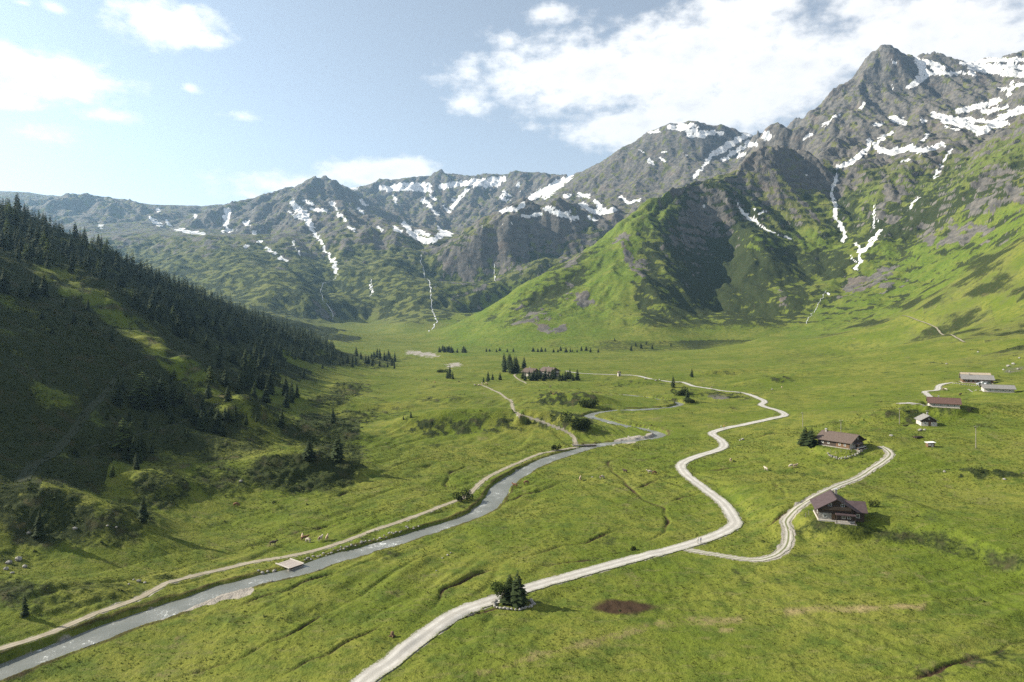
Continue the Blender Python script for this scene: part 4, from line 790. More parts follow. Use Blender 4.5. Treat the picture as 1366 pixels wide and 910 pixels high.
# ------------------------------------------------------------------ trees
M_SPRUCE = leaf_mat('spruce_needles', (.018, .032, .011), (.040, .055, .018), .12)
M_LARCH = leaf_mat('larch_needles', (.060, .090, .020), (.100, .125, .032), .35)
M_LEAF = leaf_mat('broad_leaves', (.035, .060, .014), (.070, .095, .022), .3)
M_ALDER = leaf_mat('alder_leaves', (.026, .042, .010), (.052, .066, .018), .25)
M_BARK = plain_mat('bark', (.085, .065, .05), .95)
def conifer(kind, seed, whorls=19, nb_=8, low=False):
    """unit-height conifer: crown and trunk meshes"""
    R = random.Random(seed); mb = MB(); wide = .215 if kind == 'spruce' else .24
    lean = R.uniform(-.015, .015)
    z0 = .04 if kind == 'spruce' else .09
    for w in range(whorls):
        t = w / (whorls - 1); z = z0 + (0.985 - z0) * (t ** .92); prof = (1 - t) ** (.80 if kind == 'spruce' else .65) * (.55 + .45 * min(1, t * 5 + .35))
        L0 = wide * prof + .008
        n = max(4, int(nb_ * (.55 + .6 * (1 - t)))); a0 = R.uniform(0, 6.28)
        for k in range(n):
            if R.random() < .08: continue
            a = a0 + 6.283 * k / n + R.uniform(-.35, .35); L = L0 * R.uniform(.62, 1.22); dr = (.34 if kind == 'spruce' else .12) + R.uniform(-.12, .15)
            if t > .8: dr -= .5 * (t - .8) / .2
            c, s = math.cos(a), math.sin(a); wd = L * R.uniform(.26, .40) + .006; zz = z + R.uniform(-.012, .012); ox = lean * z
            def pt(r, side, dz): return (ox + c * r - s * side, s * r + c * side, zz + dz)
            mid = L * .55
            vs = [pt(.004, 0, .012), pt(mid, wd, -dr * mid * .7 - .010), pt(mid, 0, -dr * mid * .5 + .010), pt(mid, -wd, -dr * mid * .7 - .010), pt(L, 0, -dr * L)]
            mb.add(vs, [(0, 1, 2), (0, 2, 3), (1, 4, 2), (2, 4, 3)])
            if not low and R.random() < .75:     # hanging twigs below the bough
                h = R.uniform(.018, .042) * (1.1 - t); r1 = mid * R.uniform(.5, 1.3); mb.add([pt(r1 * .6, wd * .3, -dr * r1 * .5), pt(r1 * 1.25, -wd * .2, -dr * r1), pt(r1 * .95, R.uniform(-.4, .4) * wd, -dr * r1 - h)], [(0, 1, 2)])
    mb.add([(lean + .006, 0, .95), (lean - .004, .005, .95), (lean - .004, -.005, .95), (lean, 0, 1.0)], [(0, 1, 3), (1, 2, 3), (2, 0, 3)])
    crown = mb.mesh(kind + '_crown', M_SPRUCE if kind == 'spruce' else M_LARCH, fix=False)
    tr = MB().tube([(0, 0, -.05), (lean * .3, 0, .3), (lean * .7, 0, .7), (lean, 0, .96)], [.017, .012, .006, .001], 6)
    return crown, tr.mesh(kind + '_trunk', M_BARK, True)
SPR = [conifer('spruce', 100 + i, 20, 9) for i in range(6)]; LAR = [conifer('larch', 200 + i, 17, 9) for i in range(4)]
def plant_tree(kind, x, y, h, label, group, fat=1.0, name=None):
    z = float(height_at(x, y)[0]); pr = random.choice(SPR if kind == 'spruce' else LAR)
    f = fat * random.uniform(.85, 1.4)
    r = thing(name or (kind + '_tree'), label, 'tree', (x, y, z - .01 * h), random.uniform(0, 6.28), group, (h * f, h * f, h))
    mesh_obj('crown', pr[0], r); mesh_obj('trunk', pr[1], r); return r
def in_poly(px, py, poly):
    x, y = np.asarray(px), np.asarray(py); c = np.zeros(x.shape, bool); j = len(poly) - 1
    for i in range(len(poly)):
        xi, yi = poly[i]; xj, yj = poly[j]
        c ^= ((yi > y) != (yj > y)) & (x < (xj - xi) * (y - yi) / (yj - yi + 1e-9) + xi); j = i
    return c
# --- hillside forest: candidate spots on the hill, kept where the photograph shows trees
FOREST = [(-90, 200), (0, 258), (60, 282), (130, 318), (200, 352), (280, 396), (360, 428), (440, 458), (452, 480), (420, 484), (380, 478), (375, 505), (345, 512), (330, 520), (300, 500), (262, 474), (225, 448), (180, 415), (110, 384), (84, 352), (70, 395), (20, 402), (-60, 400)]
CLEAR = [[(130, 370), (205, 398), (210, 408), (140, 388)], [(20, 305), (60, 318), (58, 326), (18, 314)], [(285, 462), (330, 478), (325, 490), (280, 472)], [(40, 300), (62, 312), (50, 318)]]
cand = np.c_[rng.uniform(-620, -120, 16000), rng.uniform(250, 1050, 16000)]
hz = height_at(cand[:, 0], cand[:, 1]); cpx, cpy = pix_of(cand[:, 0], cand[:, 1], hz)
ok = in_poly(cpx, cpy, FOREST) & (hz > 4)
for c in CLEAR: ok &= ~in_poly(cpx, cpy, c)
dens = perlin(cand[:, 0] / 40, cand[:, 1] / 40, 181) + .5 * perlin(cand[:, 0] / 15, cand[:, 1] / 15, 182); ok &= dens > np.interp(cpy - np.interp(cpx, [0, 130, 280, 440], [258, 318, 396, 458]), [0, 40, 110], [-.6, -.28, .12])
cand = cand[ok]; keep = []
cell = {}
for x, y in cand:
    k = (int(x // 7), int(y // 7))
    if any(math.hypot(x - q[0], y - q[1]) < 6.2 for i in (-1, 0, 1) for j in (-1, 0, 1) for q in cell.get((k[0] + i, k[1] + j), ())): continue
    cell.setdefault(k, []).append((x, y)); keep.append((x, y))
forest = []
for x, y in keep:
    h = random.uniform(8.5, 16.5) * (.55 if random.random() < .3 else 1.0); forest.append((h / y, x, y, h))
forest.sort(reverse=True)
seen = [t for t in forest if 2 - 12 < pix_of(t[1], t[2], 0)[0] < 480]
print('forest', len(forest))
N_SPR = 130
big, rest = [], []
for t in forest:
    u_px = CX + F * t[1] / t[2]
    (big if (u_px > -12 and len(big) < N_SPR) else rest).append(t)
for _, x, y, h in big:
    k = 'larch' if random.random() < .16 else 'spruce'
    plant_tree(k, x, y, h, 'dark spruce in the dense forest on the shaded hillside' if k == 'spruce' else 'paler larch standing among the dark spruces of the hillside forest', 'hillside forest ' + ('spruces' if k == 'spruce' else 'larches'))
def tree_mass(name, lst, seed):
    lows = [conifer('spruce', 300 + i, 11, 7, True)[0] for i in range(4)]; arr = []
    for me in lows:
        v = np.empty(len(me.vertices) * 3, np.float32); me.vertices.foreach_get('co', v); t = np.array([tuple(p.vertices) for p in me.polygons]); arr.append((v.reshape(-1, 3), t))
    R = random.Random(seed); VV, FF, off = [], [], 0
    for _, x, y, h in lst:
        v, t = R.choice(arr); a = R.uniform(0, 6.28); c, s = math.cos(a), math.sin(a); f = R.uniform(.9, 1.2) * h; z = float(height_at(x, y)[0])
        VV.append(np.c_[(v[:, 0] * c - v[:, 1] * s) * f + x, (v[:, 0] * s + v[:, 1] * c) * f + y, v[:, 2] * h + z]); FF.append(t + off); off += len(v)
    me = bpy.data.meshes.new(name); me.from_pydata(np.concatenate(VV).tolist(), [], np.concatenate(FF).tolist()); me.materials.append(M_SPRUCE)
    o = mesh_obj(name, me); o['kind'] = 'stuff'; tag(o, 'far rows of dark spruce forest on the shaded hillside', 'forest'); return o
tree_mass('spruce_forest', rest, 5)
# --- lone trees: base pixel, height in photo pixels
def lone(kind, lst, label, group, fat=1.0, name=None):
    out = []
    for px, py, hp in lst:
        g = ground(px, py); out.append(plant_tree(kind, g.x, g.y, hp * g.y / F, label, group, fat, name))
    return out
lone('spruce', [(205, 535, 36), (215, 531, 33), (198, 538, 30), (268, 576, 30), (290, 577, 35), (250, 583, 15), (179, 615, 35), (190, 610, 32), (182, 627, 22), (361, 526, 35), (389, 537, 31), (382, 543, 24), (376, 570, 27), (405, 504, 16), (444, 565, 22), (334, 515, 35), (350, 520, 30), (255, 555, 20), (103, 610, 12), (164, 520, 16), (52, 716, 38), (191, 696, 36), (33, 822, 30), (396, 530, 20), (270, 545, 20), (300, 560, 18)],
     'lone dark spruce on the hummocky ground at the foot of the hillside', 'spruces at the foot of the hillside')
lone('larch', [(58, 512, 15), (157, 516, 18), (188, 540, 46), (242, 538, 22), (280, 512, 25), (163, 601, 45), (174, 601, 40), (150, 636, 18), (142, 560, 14), (99, 605, 13), (310, 562, 16), (232, 505, 15)], 'pale green larch growing apart on the lower hillside', 'larches on the lower hillside', 1.25)
_q = random.Random(17)
_mid = [(205 + _q.gauss(0, 26), 545 + _q.gauss(0, 16), _q.uniform(14, 34)) for _ in range(16)] + [(285 + _q.gauss(0, 26), 565 + _q.gauss(0, 14), _q.uniform(12, 30)) for _ in range(14)] + [(180 + _q.gauss(0, 14), 612 + _q.gauss(0, 8), _q.uniform(14, 32)) for _ in range(8)] + [(345 + _q.gauss(0, 22), 525 + _q.gauss(0, 10), _q.uniform(16, 34)) for _ in range(12)] + [(60 + _q.gauss(0, 50), 430 + _q.gauss(0, 20), _q.uniform(10, 18)) for _ in range(7)]
lone('spruce', _mid, 'dark spruce in the loose clumps on the lower shaded hillside', 'spruce clumps on the lower hillside', 1.1)
lone('spruce', [(413, 612, 28), (451, 614, 36)], 'bushy dark spruce on the scrub covered mound beside the meadow', 'spruces on the scrub mound', 1.5)
R_ = random.Random(3)
lone('spruce', [(452 + R_.uniform(0, 76), 474 + R_.uniform(0, 16), R_.uniform(8, 14)) for _ in range(34)] + [(526, 492, 10), (440, 486, 11), (430, 492, 10)], 'small spruce in the open stand where the hillside runs out into the valley', 'spruces at the toe of the hillside', 1.1)
lone('spruce', [(600, 505, 19), (597, 505, 12), (604, 506, 11), (651, 509, 15), (645, 510, 8), (657, 507, 10), (667, 507, 11)], 'spruce standing free on the meadow left of the sheltering grove', 'spruces left of the grove', 1.2)
lone('spruce', [(672 + R_.uniform(0, 28), 488 + R_.uniform(0, 14), R_.uniform(13, 22)) for _ in range(16)], 'tall spruce in the tight grove beside the inn buildings', 'spruces of the grove', 1.3)
lone('spruce', [(x + R_.uniform(-1.5, 1.5), 506 + R_.uniform(-1, 2.5), R_.uniform(10, 17)) for x in range(697, 770, 4)], 'spruce in the row that screens the inn buildings', 'spruces in front of the inn', 1.35)
lone('spruce', [(586 + R_.uniform(0, 38), 468 + R_.uniform(0, 3), R_.uniform(6, 9)) for _ in range(16)], 'small dark tree in the straight shelter wood across the far meadow', 'trees of the far shelter wood', 1.9)
lone('spruce', [(x + R_.uniform(-3, 3), 469 + R_.uniform(-1, 1.5), R_.uniform(4, 8)) for x in list(range(648, 690, 7)) + list(range(712, 800, 6))], 'small dark tree along the foot of the green mountain', 'trees at the foot of the green mountain', 1.8)
lone('spruce', [(898, 517, 17), (917, 537, 21), (923, 503, 12)], 'dark spruce beside the bend of the pale gravel road', 'spruces by the gravel road', 1.25)
lone('spruce', [(848, 462, 7), (855, 465, 9), (862, 460, 6), (842, 468, 8), (820, 455, 5), (870, 466, 7), (895, 462, 6)], 'small spruce on the lower flank of the green mountain', 'spruces on the green mountain', 1.3)
lone('spruce', [(1074, 594, 26), (1083, 595, 25), (1080, 593, 22)], 'broad dark spruce close against the stone farmhouse', 'spruces beside the farmhouse', 1.6)
lone('spruce', [(548, 557, 9), (538, 560, 6)], 'tiny spruce at the end of the terrace bank', 'spruces on the terrace bank', 1.2)
isl = SITES['island']
a = plant_tree('spruce', isl.x + .9, isl.y - .3, 7.6, 'taller dark spruce inside the stone ring by the road', None, 1.9)
b = plant_tree('spruce', isl.x - .9, isl.y + 1.2, 6.2, 'shorter dark spruce at the back of the stone ring by the road', None, 1.7)
# --- broadleaf trees and bushes made of leaf faces
def leafy(seed, n, rx, ry, rz, zc, leaf, lobes=7):
    R = np.random.default_rng(seed); cs = R.normal(0, .42, (lobes, 3)); cs[:, 2] = np.abs(cs[:, 2]) * .8; rr = R.uniform(.35, .6, lobes)
    k = R.integers(0, lobes, n); d = R.normal(0, 1, (n, 3)); d /= np.linalg.norm(d, axis=1, keepdims=True); p = cs[k] + d * (rr[k] * R.uniform(.55, 1.0, n))[:, None]
    p *= (rx, ry, rz); p[:, 2] += zc; p[:, 2] = np.maximum(p[:, 2], leaf * .4)
    a = R.normal(0, 1, (n, 3)); a /= np.linalg.norm(a, axis=1, keepdims=True); b = np.cross(a, R.normal(0, 1, (n, 3))); b /= np.linalg.norm(b, axis=1, keepdims=True); s = leaf * R.uniform(.6, 1.3, n)[:, None]
    v = np.stack([p - a * s, p + b * s * .6, p + a * s, p - b * s * .6], 1).reshape(-1, 3)
    return v, np.arange(n * 4).reshape(n, 4)
def leafy_mesh(name, mat, *a):
    v, f = leafy(*a); me = bpy.data.meshes.new(name); me.from_pydata(v.tolist(), [], f.tolist()); me.materials.append(mat); return me
def limbs(h, spread, n, seed):
    R = random.Random(seed); mb = MB().tube([(0, 0, -.3), (0, .05, h * .3), (.05, 0, h * .6)], [.12, .09, .04], 7)
    for k in range(n):
        a = 6.28 * k / n + R.uniform(-.4, .4); z = h * R.uniform(.25, .55); mb.tube([(0, 0, z), (math.cos(a) * spread * .5, math.sin(a) * spread * .5, z + h * .15), (math.cos(a) * spread, math.sin(a) * spread, z + h * .28)], [.05, .03, .01], 5)
    return mb.mesh('limbs', M_BARK, True)
t = thing('rowan_tree', 'light leafy broadleaf tree beside the spruces in the stone ring', 'tree', (isl.x - 2.5, isl.y + .6, isl.z)); mesh_obj('crown', leafy_mesh('rowan_crown', M_LEAF, 5, 1700, 2.3, 2.2, 2.5, 2.7, .15), t); mesh_obj('trunk', limbs(5.0, 1.3, 6, 4), t)
def bush(name, px, py, r, h, label, seed, mat=None, group=None, n=900):
    g = ground(px, py); t = thing(name, label, 'bush', (g.x, g.y, g.z - .1), 0, group); mesh_obj('foliage', leafy_mesh(name + '_leaves', mat or M_ALDER, seed, n, r, r * .8, h * .8, h * .25, .05 * r + .12), t); mesh_obj('stem', limbs(h * .9, r * .5, 5, seed), t); return t
bush('willow_bush', 618, 668, 3.2, 3.4, 'rounded willow bush that overhangs the riverside path', 21)
bush('willow_bush', 741, 601, 2.2, 2.6, 'small willow bush on the river bank before the far footbridge', 22)
bush('alder_bush', 773, 571, 7.0, 6.5, 'big dark alder thicket beside the trodden meadow path', 23, n=1800)
bush('alder_bush', 785, 543, 7.0, 5.0, 'dark alder thicket at the end of the scrubby mound by the river loop', 24, n=1400)
bush('alder_bush', 908, 527, 5.0, 5.5, 'dense dark alder bush between the two roadside spruces', 25, n=1200)
bush('alder_bush', 921, 538, 3.2, 3.0, 'low alder bush hugging the spruce at the river bend', 26)
bush('alder_bush', 592, 497, 6.0, 4.0, 'loose alder bush on the flat meadow near the lone spruces', 27)
bush('dry_bush', 1165, 676, 1.6, 2.6, 'spindly bush in the shadow beside the dark chalet', 28, None, None, 260)
bush('willow_bush', 846, 733, 1.0, 1.1, 'tiny dark bush on the verge of the gravel road', 29, None, None, 300)
# --- scrub: uncountable low alder and rhododendron clumps
def scatter_scrub():
    R = np.random.default_rng(9); lib = [leafy(400 + i, 13, .75, .75, .62, .22, .36, 4) for i in range(10)]
    w = (M_scrub_shade * (GY < 640) * (GY > 95) * (np.abs(PX - CX) < 760)).ravel(); area = (np.gradient(GX, axis=1) * np.gradient(GY, axis=0)).ravel()
    p = np.clip(w - .42 + .5 * mn2.ravel() * (w > .3), 0, 1) * area * np.where(REG.ravel() == HILL, .55, np.where(PX.ravel() > 480, .22, 1.0)) * np.where(M_gravel.ravel() > .2, 0, 1); p /= p.sum(); idx = R.choice(len(p), 9000, p=p)
    X = GX.ravel()[idx] + R.uniform(-.5, .5, len(idx)); Y = GY.ravel()[idx] + R.uniform(-.6, .6, len(idx)); z = height_at(X, Y); VV, FF, off = [], [], 0
    for i in range(len(idx)):
        v, f = lib[R.integers(10)]; s = R.uniform(.35, 1.05) * (.6 + .5 * w[idx[i]]) * (1.25 if Y[i] > 300 else 1); a = R.uniform(0, 6.28); c, q = math.cos(a), math.sin(a)
        VV.append(np.c_[(v[:, 0] * c - v[:, 1] * q) * s + X[i], (v[:, 0] * q + v[:, 1] * c) * s + Y[i], v[:, 2] * s * .9 + z[i] - .05]); FF.append(f + off); off += len(v)
    me = bpy.data.meshes.new('alder_scrub'); V_ = np.concatenate(VV).astype(np.float32); F_ = np.concatenate(FF).astype(np.int32)
    me.vertices.add(len(V_)); me.vertices.foreach_set('co', V_.ravel()); me.loops.add(F_.size); me.loops.foreach_set('vertex_index', F_.ravel()); me.polygons.add(len(F_)); me.polygons.foreach_set('loop_start', np.arange(0, F_.size, 4, dtype=np.int32)); me.update(); me.materials.append(M_ALDER)
    o = mesh_obj('alder_scrub', me); o['kind'] = 'stuff'; tag(o, 'low dark alder and heath scrub over mounds and banks', 'scrub')
scatter_scrub()
def scatter_tussocks():
    '''grass tussocks of the near meadow'''
    R = np.random.default_rng(19); N = 90000
    Y = np.sqrt(R.uniform(100 ** 2, 330 ** 2, N)); X = R.uniform(-.84, .84, N) * Y
    d = fbm(X / 16, Y / 16, 3, .6, 191); u = R.uniform(0, 1, N); r_ = np.clip(np.searchsorted(ys, Y) - 1, 0, NR - 1); c_ = np.clip(np.searchsorted(uu, X / (Y + OFF)), 0, NC - 1)
    ok = (u < .45 + .55 * d) & (M_gravel[r_, c_] < .15) & (M_ditch[r_, c_] < .3); X, Y = X[ok][:30000], Y[ok][:30000]; n = len(X); z = height_at(X, Y)
    s = R.uniform(.20, .46, n) * np.interp(Y, [100, 330], [.85, 1.5]); a = R.uniform(0, 6.28, n); vs = []
    for k in range(3):
        b = a + k * 2.09 + R.uniform(-.4, .4, n); cx, sy = np.cos(b), np.sin(b); w = s * .42; h = s * R.uniform(.35, .75, n)
        p0 = np.c_[X - sy * w, Y + cx * w, z - .04]; p1 = np.c_[X + sy * w, Y - cx * w, z - .04]; p2 = np.c_[X + cx * s * .7, Y + sy * s * .7, z + h]; vs.append(np.stack([p0, p1, p2], 1))
    V_ = np.concatenate(vs, 1).reshape(-1, 3).astype(np.float32); F_ = np.arange(len(V_), dtype=np.int32); me = bpy.data.meshes.new('grass_tussocks'); me.vertices.add(len(V_)); me.vertices.foreach_set('co', V_.ravel()); me.loops.add(len(F_)); me.loops.foreach_set('vertex_index', F_); me.polygons.add(len(F_) // 3); me.polygons.foreach_set('loop_start', np.arange(0, len(F_), 3, dtype=np.int32)); me.update(); me.materials.append(M_TUFT)
    o = mesh_obj('grass_tussocks', me); o['kind'] = 'stuff'; tag(o, 'tufted meadow grass in the foreground', 'grass')
M_TUFT = leaf_mat('tussock_grass', (.078, .104, .016), (.130, .145, .034), .4)
scatter_tussocks()
print('plants', round(time.time() - T0, 1))
# ------------------------------------------------------------------ buildings
M_WOOD = plain_mat('weathered_dark_timber', (.055, .042, .034), .9, .3, 4, .3)
M_WOODB = plain_mat('brown_timber', (.12, .075, .045), .9, .3, 4, .3)
M_STONE = plain_mat('rubble_stone', (.24, .225, .205), .95, .3, 2.2, .5)
M_LIME = plain_mat('limewash', (.42, .39, .35), .9, .12, 1.5, .1)
M_ROOFP = plain_mat('purple_brown_roofing', (.062, .044, .047), .7, .18, 1.2, .15)
M_ROOFB = plain_mat('brown_shingles', (.095, .072, .062), .9, .25, 2.5, .3)
M_ROOFG = plain_mat('grey_shingles', (.17, .165, .16), .85, .22, 2.0, .3)
M_ROOFR = plain_mat('red_brown_tiles', (.085, .050, .042), .9, .25, 2.0, .3)
M_ROOFT = plain_mat('tan_new_timber_roof', (.30, .25, .19), .85, .18, 2.0, .2)
M_WHITE = plain_mat('white_sheet', (.62, .62, .60), .6, .05, 1.0)
M_GLASS, _nb, _b = new_mat('window_glass'); _b.inputs['Base Color'].default_value = (.02, .025, .03, 1); _b.inputs['Roughness'].default_value = .12; _b.inputs['Specular IOR Level'].default_value = .5
M_BOULDER = plain_mat('pale_boulder', (.24, .23, .21), .95, .35, 1.6, .6)
M_DARK = plain_mat('black_rubber', (.02, .02, .02), .8, .1, 2)
M_METAL = plain_mat('galvanised_steel', (.38, .39, .40), .4, .1, 3, 0, None, .5)
def window(parent, x, z, w, h, face, y, frame=M_WHITE):
    """window in a wall; face 'f' front (-y), 'l' left (-x), 'r' right (+x): y = wall plane"""
    def B(mb, a0, a1, d0, d1, z0, z1):
        if face == 'f': mb.box(a0, a1, y - d1, y - d0, z0, z1)
        elif face == 'l': mb.box(y - d1, y - d0, a0, a1, z0, z1)
        else: mb.box(y + d0, y + d1, a0, a1, z0, z1)
    f = MB(); t = .09
    B(f, x - w / 2, x + w / 2, -.02, .06, z, z + t); B(f, x - w / 2, x + w / 2, -.02, .06, z + h - t, z + h); B(f, x - w / 2, x - w / 2 + t, -.02, .055, z + t, z + h - t); B(f, x + w / 2 - t, x + w / 2, -.02, .055, z + t, z + h - t); B(f, x - .03, x + .03, -.02, .05, z + t, z + h - t)
    o = f.build('window', frame, parent); p = MB(); B(p, x - w / 2 + t, x + w / 2 - t, -.03, .02, z + t, z + h - t); p.build('pane', M_GLASS, o); return o
def roof(parent, W, L, wh, rise, over, eave, mat, y0=None, th=.2, x0=0.0):
    """two roof panels with the ridge along local y; W gable width"""
    y0 = -L / 2 - over if y0 is None else y0; y1 = L / 2 + over; sl = rise / (W / 2)
    for s in (-1, 1):
        xe = W / 2 + eave; ze = wh - sl * eave
        poly = [(x0 + s * xe, ze), (x0 + s * .001, wh + rise), (x0 + s * .001, wh + rise + th * 1.1), (x0 + s * xe, ze + th)]
        MB().prism(poly, y0, y1).build('roof_panel', mat, parent)
    MB().box(x0 - .14, x0 + .14, y0 - .02, y1 + .02, wh + rise + th * .9, wh + rise + th * 1.1 + .07).build('ridge_cap', mat, parent)
def walls(parent, W, L, wh, rise, mat, name='wall', z0=0.0): return MB().prism([(-W / 2, z0), (W / 2, z0), (W / 2, wh), (0, wh + rise - .03), (-W / 2, wh)], -L / 2, L / 2).build(name, mat, parent)
def chimney(parent, x, y, z0, z1, w=.6):
    c = MB().box(x - w / 2, x + w / 2, y - w / 2, y + w / 2, z0, z1).build('chimney', M_STONE, parent); MB().box(x - w * .7, x + w * .7, y - w * .7, y + w * .7, z1 + .003, z1 + .14).build('cap', M_METAL, c); return c
def door(parent, x, y, w=1.0, h=2.0, mat=M_WOODB):
    d = MB().box(x - w / 2, x + w / 2, y - .06, y + .03, .05, h).build('door', mat, parent); MB().box(x + w * .32, x + w * .40, y - .11, y - .06, h * .48, h * .54).build('handle', M_METAL, d); return d
# dark chalet: front gable with a wing to the right
s = SITES['chalet']; c = thing('chalet', 'dark timber chalet with purple brown roofs on the terrace above the bank', 'house', s, math.radians(-16))
MB().box(-4.6, 4.6, -4.9, 4.6, -.7, .42).build('plinth', M_LIME, c); walls(c, 8.8, 8.6, 3.5, 2.6, M_WOOD, z0=.42).location = (0, 0, 0)
roof(c, 8.8, 8.6, 3.5, 2.6, 1.0, 1.0, M_ROOFP)
MB().box(-4.47, -1.2, -4.42, -4.3, .43, 2.2).build('masonry_panel', M_STONE, c)
w = MB().prism([(-2.8, .0), (2.8, .0), (2.8, 3.0), (0, 4.7), (-2.8, 3.0)], 3.9, 7.2, 'x').build('wing_wall', M_WOOD, c)
for sg in (-1, 1):
    sl = 1.7 / 2.8; MB().prism([(sg * 3.6, 3.0 - sl * .8), (sg * .001, 4.7), (sg * .001, 4.92), (sg * 3.6, 3.2 - sl * .8)], 1.2, 8.0, 'x').build('wing_roof_panel', M_ROOFP, c)
MB().prism([(-.4, 2.25), (4.6, 2.25), (4.6, 2.40), (-.4, 2.55)], -6.6, -4.2).build('porch_roof', M_ROOFP, c)
for x in (-.2, 4.3): MB().box(x - .08, x + .08, -6.4, -6.24, -.3, 2.24).build('porch_post', M_WOOD, c)
MB().box(-.5, 4.7, -6.5, -4.95, -.6, .1).build('porch_floor', M_STONE, c)
b = MB().box(-3.6, 3.6, -5.1, -4.33, 3.25, 3.35).build('balcony', M_WOODB, c); MB().box(-3.6, 3.6, -5.12, -5.02, 3.36, 4.2).build('railing', M_WOOD, b)
for x in (-1.6, 1.6): window(c, x, 4.3 - .3, .9, .9, 'f', -4.3)
window(c, -2.9, .95, .8, .9, 'f', -4.43); door(c, -.75, -4.32); window(c, 1.8, .9, .9, 1.0, 'f', -4.3); window(c, 3.2, .9, .9, 1.0, 'f', -4.3)
for y in (-2, 1.6): window(c, y, 1.3, .9, 1.0, 'l', -4.4)
window(c, 5.6, 1.0, .9, 1.0, 'f', -2.8); chimney(c, 1.0, 2.4, 5.0, 7.2)
# farmhouse: long roof, gable turned to the camera's right
s = SITES['farmhouse']; c = thing('farmhouse', 'old stone farmhouse with broad brown shingle roof beside two spruces', 'house', s, math.radians(38))
MB().box(-5.6, 5.6, -6.6, 6.6, -.8, .3).build('plinth', M_STONE, c); walls(c, 10.6, 12.6, 2.7, 2.3, M_WOOD, z0=.3); roof(c, 10.6, 12.6, 2.7, 2.3, 1.1, .9, M_ROOFB)
MB().box(-5.42, -5.3, -6.25, -1.0, .31, 2.1).build('boarded_panel', M_WOODB, c); MB().box(-5.2, -1.0, -6.42, -6.3, .31, 2.2).build('masonry_panel', M_LIME, c)
for y in (-4.5, -2.4, 2.0, 4.4): window(c, y, 1.0, .8, .8, 'l', -5.42 if y < -1 else -5.3)
for x in (-3.4, -1.8): window(c, x, 1.0, .7, .8, 'f', -6.42)
for x in (-1.2, 1.2): window(c, x, 3.1, .7, .8, 'f', -6.3)
door(c, 1.5, -6.3); chimney(c, -.6, 5.4, 4.4, 6.0)
MB().prism([(-3.6, 1.9), (.8, 2.25), (.8, 2.38), (-3.6, 2.03)], -9.0, -6.45).build('terrace_roof', M_ROOFB, c)
for x in (-3.3, .5): MB().box(x - .07, x + .07, -8.8, -8.66, -.4, 1.95).build('terrace_post', M_WOODB, c)
MB().box(-4.4, 2.6, -9.6, -6.66, -.7, .06).build('terrace', M_STONE, c)
# terrace tables with pale parasol-white tops, retaining wall
def table(x, y, z, label):
    t = thing('terrace_table', label, 'table', (x, y, z), .5, 'tables on the farmhouse terrace'); MB().box(-.9, .9, -.4, .4, .70, .76).build('table_top', M_WHITE, t)
    for a in (-.7, .7): MB().box(a - .05, a + .05, -.3, .3, 0, .70).build('leg', M_WOODB, t)
cm = Matrix.Rotation(math.radians(38), 3, 'Z')
for lx, ly in ((-3.4, -8.9), (-1.2, -9.1), (1.6, -8.6)): q = s + cm @ Vector((lx, ly, .06)); table(q.x, q.y, q.z, 'pale table on the stone terrace of the farmhouse')
wall_px = [(1104, 606), (1112, 611), (1122, 613), (1133, 611), (1143, 607), (1151, 602)]
wl = pix_line(wall_px, 1.0); rw_root = None
t = thing('retaining_wall', 'curved dry stone retaining wall below the farmhouse garden', 'wall', (wl[0][0], wl[0][1], float(height_at(*wl[0])[0])))
STONES = []
for k in range(8):
    R = random.Random(60 + k); bm = bmesh.new(); bmesh.ops.create_icosphere(bm, subdivisions=1, radius=.5)
    for v in bm.verts: v.co = Vector((v.co.x * R.uniform(.8, 1.2), v.co.y * R.uniform(.75, 1.15), v.co.z * R.uniform(.6, .95)))
    me = bpy.data.meshes.new('stone'); bm.to_mesh(me); bm.free(); me.materials.append(M_BOULDER); STONES.append(me)
def stone(parent, x, y, z, r, off=Vector((0, 0, 0))):
    o = mesh_obj('stone', random.choice(STONES), parent); o.location = Vector((x, y, z)) - off; o.rotation_euler = (random.uniform(-.3, .3), random.uniform(-.3, .3), random.uniform(0, 6.28)); o.scale = (r * random.uniform(1.0, 1.6), r, r * .9); return o
for i in range(0, len(wl) - 1):
    for lv in (0, 1):
        p = wl[i] + (wl[i + 1] - wl[i]) * random.uniform(.2, .8); stone(t, p[0], p[1], float(height_at(*p)[0]) + .15 + lv * .45, random.uniform(.6, .85), t.location)
s = SITES['wagon']; c = thing('trailer', 'white box trailer parked behind the farmhouse', 'trailer', s, math.radians(-20)); b = MB().box(-1.9, 1.9, -1.0, 1.0, .55, 2.5).build('box', M_WHITE, c); MB().box(-1.91, -1.87, -.8, .8, .7, 2.3).build('rear_door', M_METAL, b)
for x in (-.6, .5):
    for y in (-1.0, 1.0): MB().tube([(x, y - .1, .35), (x, y + .1, .35)], [.35, .35], 12).build('wheel', M_DARK, c)
MB().tube([(1.9, 0, .6), (3.0, 0, .5)], [.05, .05], 6).build('drawbar', M_METAL, c)
# hut
s = SITES['hut']; c = thing('alpine_hut', 'small alpine hut with pale grey roof and whitewashed base', 'hut', s, math.radians(-14))
MB().box(-3.1, 3.1, -3.4, 3.4, -.9, 1.75).build('stone_base', M_LIME, c); walls(c, 6.0, 6.6, 2.6, 1.75, M_WOOD, z0=1.76); roof(c, 6.0, 6.6, 2.6, 1.75, .7, .8, M_ROOFG)
window(c, -1.6, .8, .7, .7, 'f', -3.4); window(c, 1.7, .8, .7, .7, 'f', -3.4); door(c, .2, -3.41); chimney(c, .8, 1.5, 3.6, 5.2, .5); window(c, 0, 2.9, .7, .7, 'f', -3.3)
for y in (-1, 1.2): window(c, y, .7, .6, .6, 'l', -3.1)
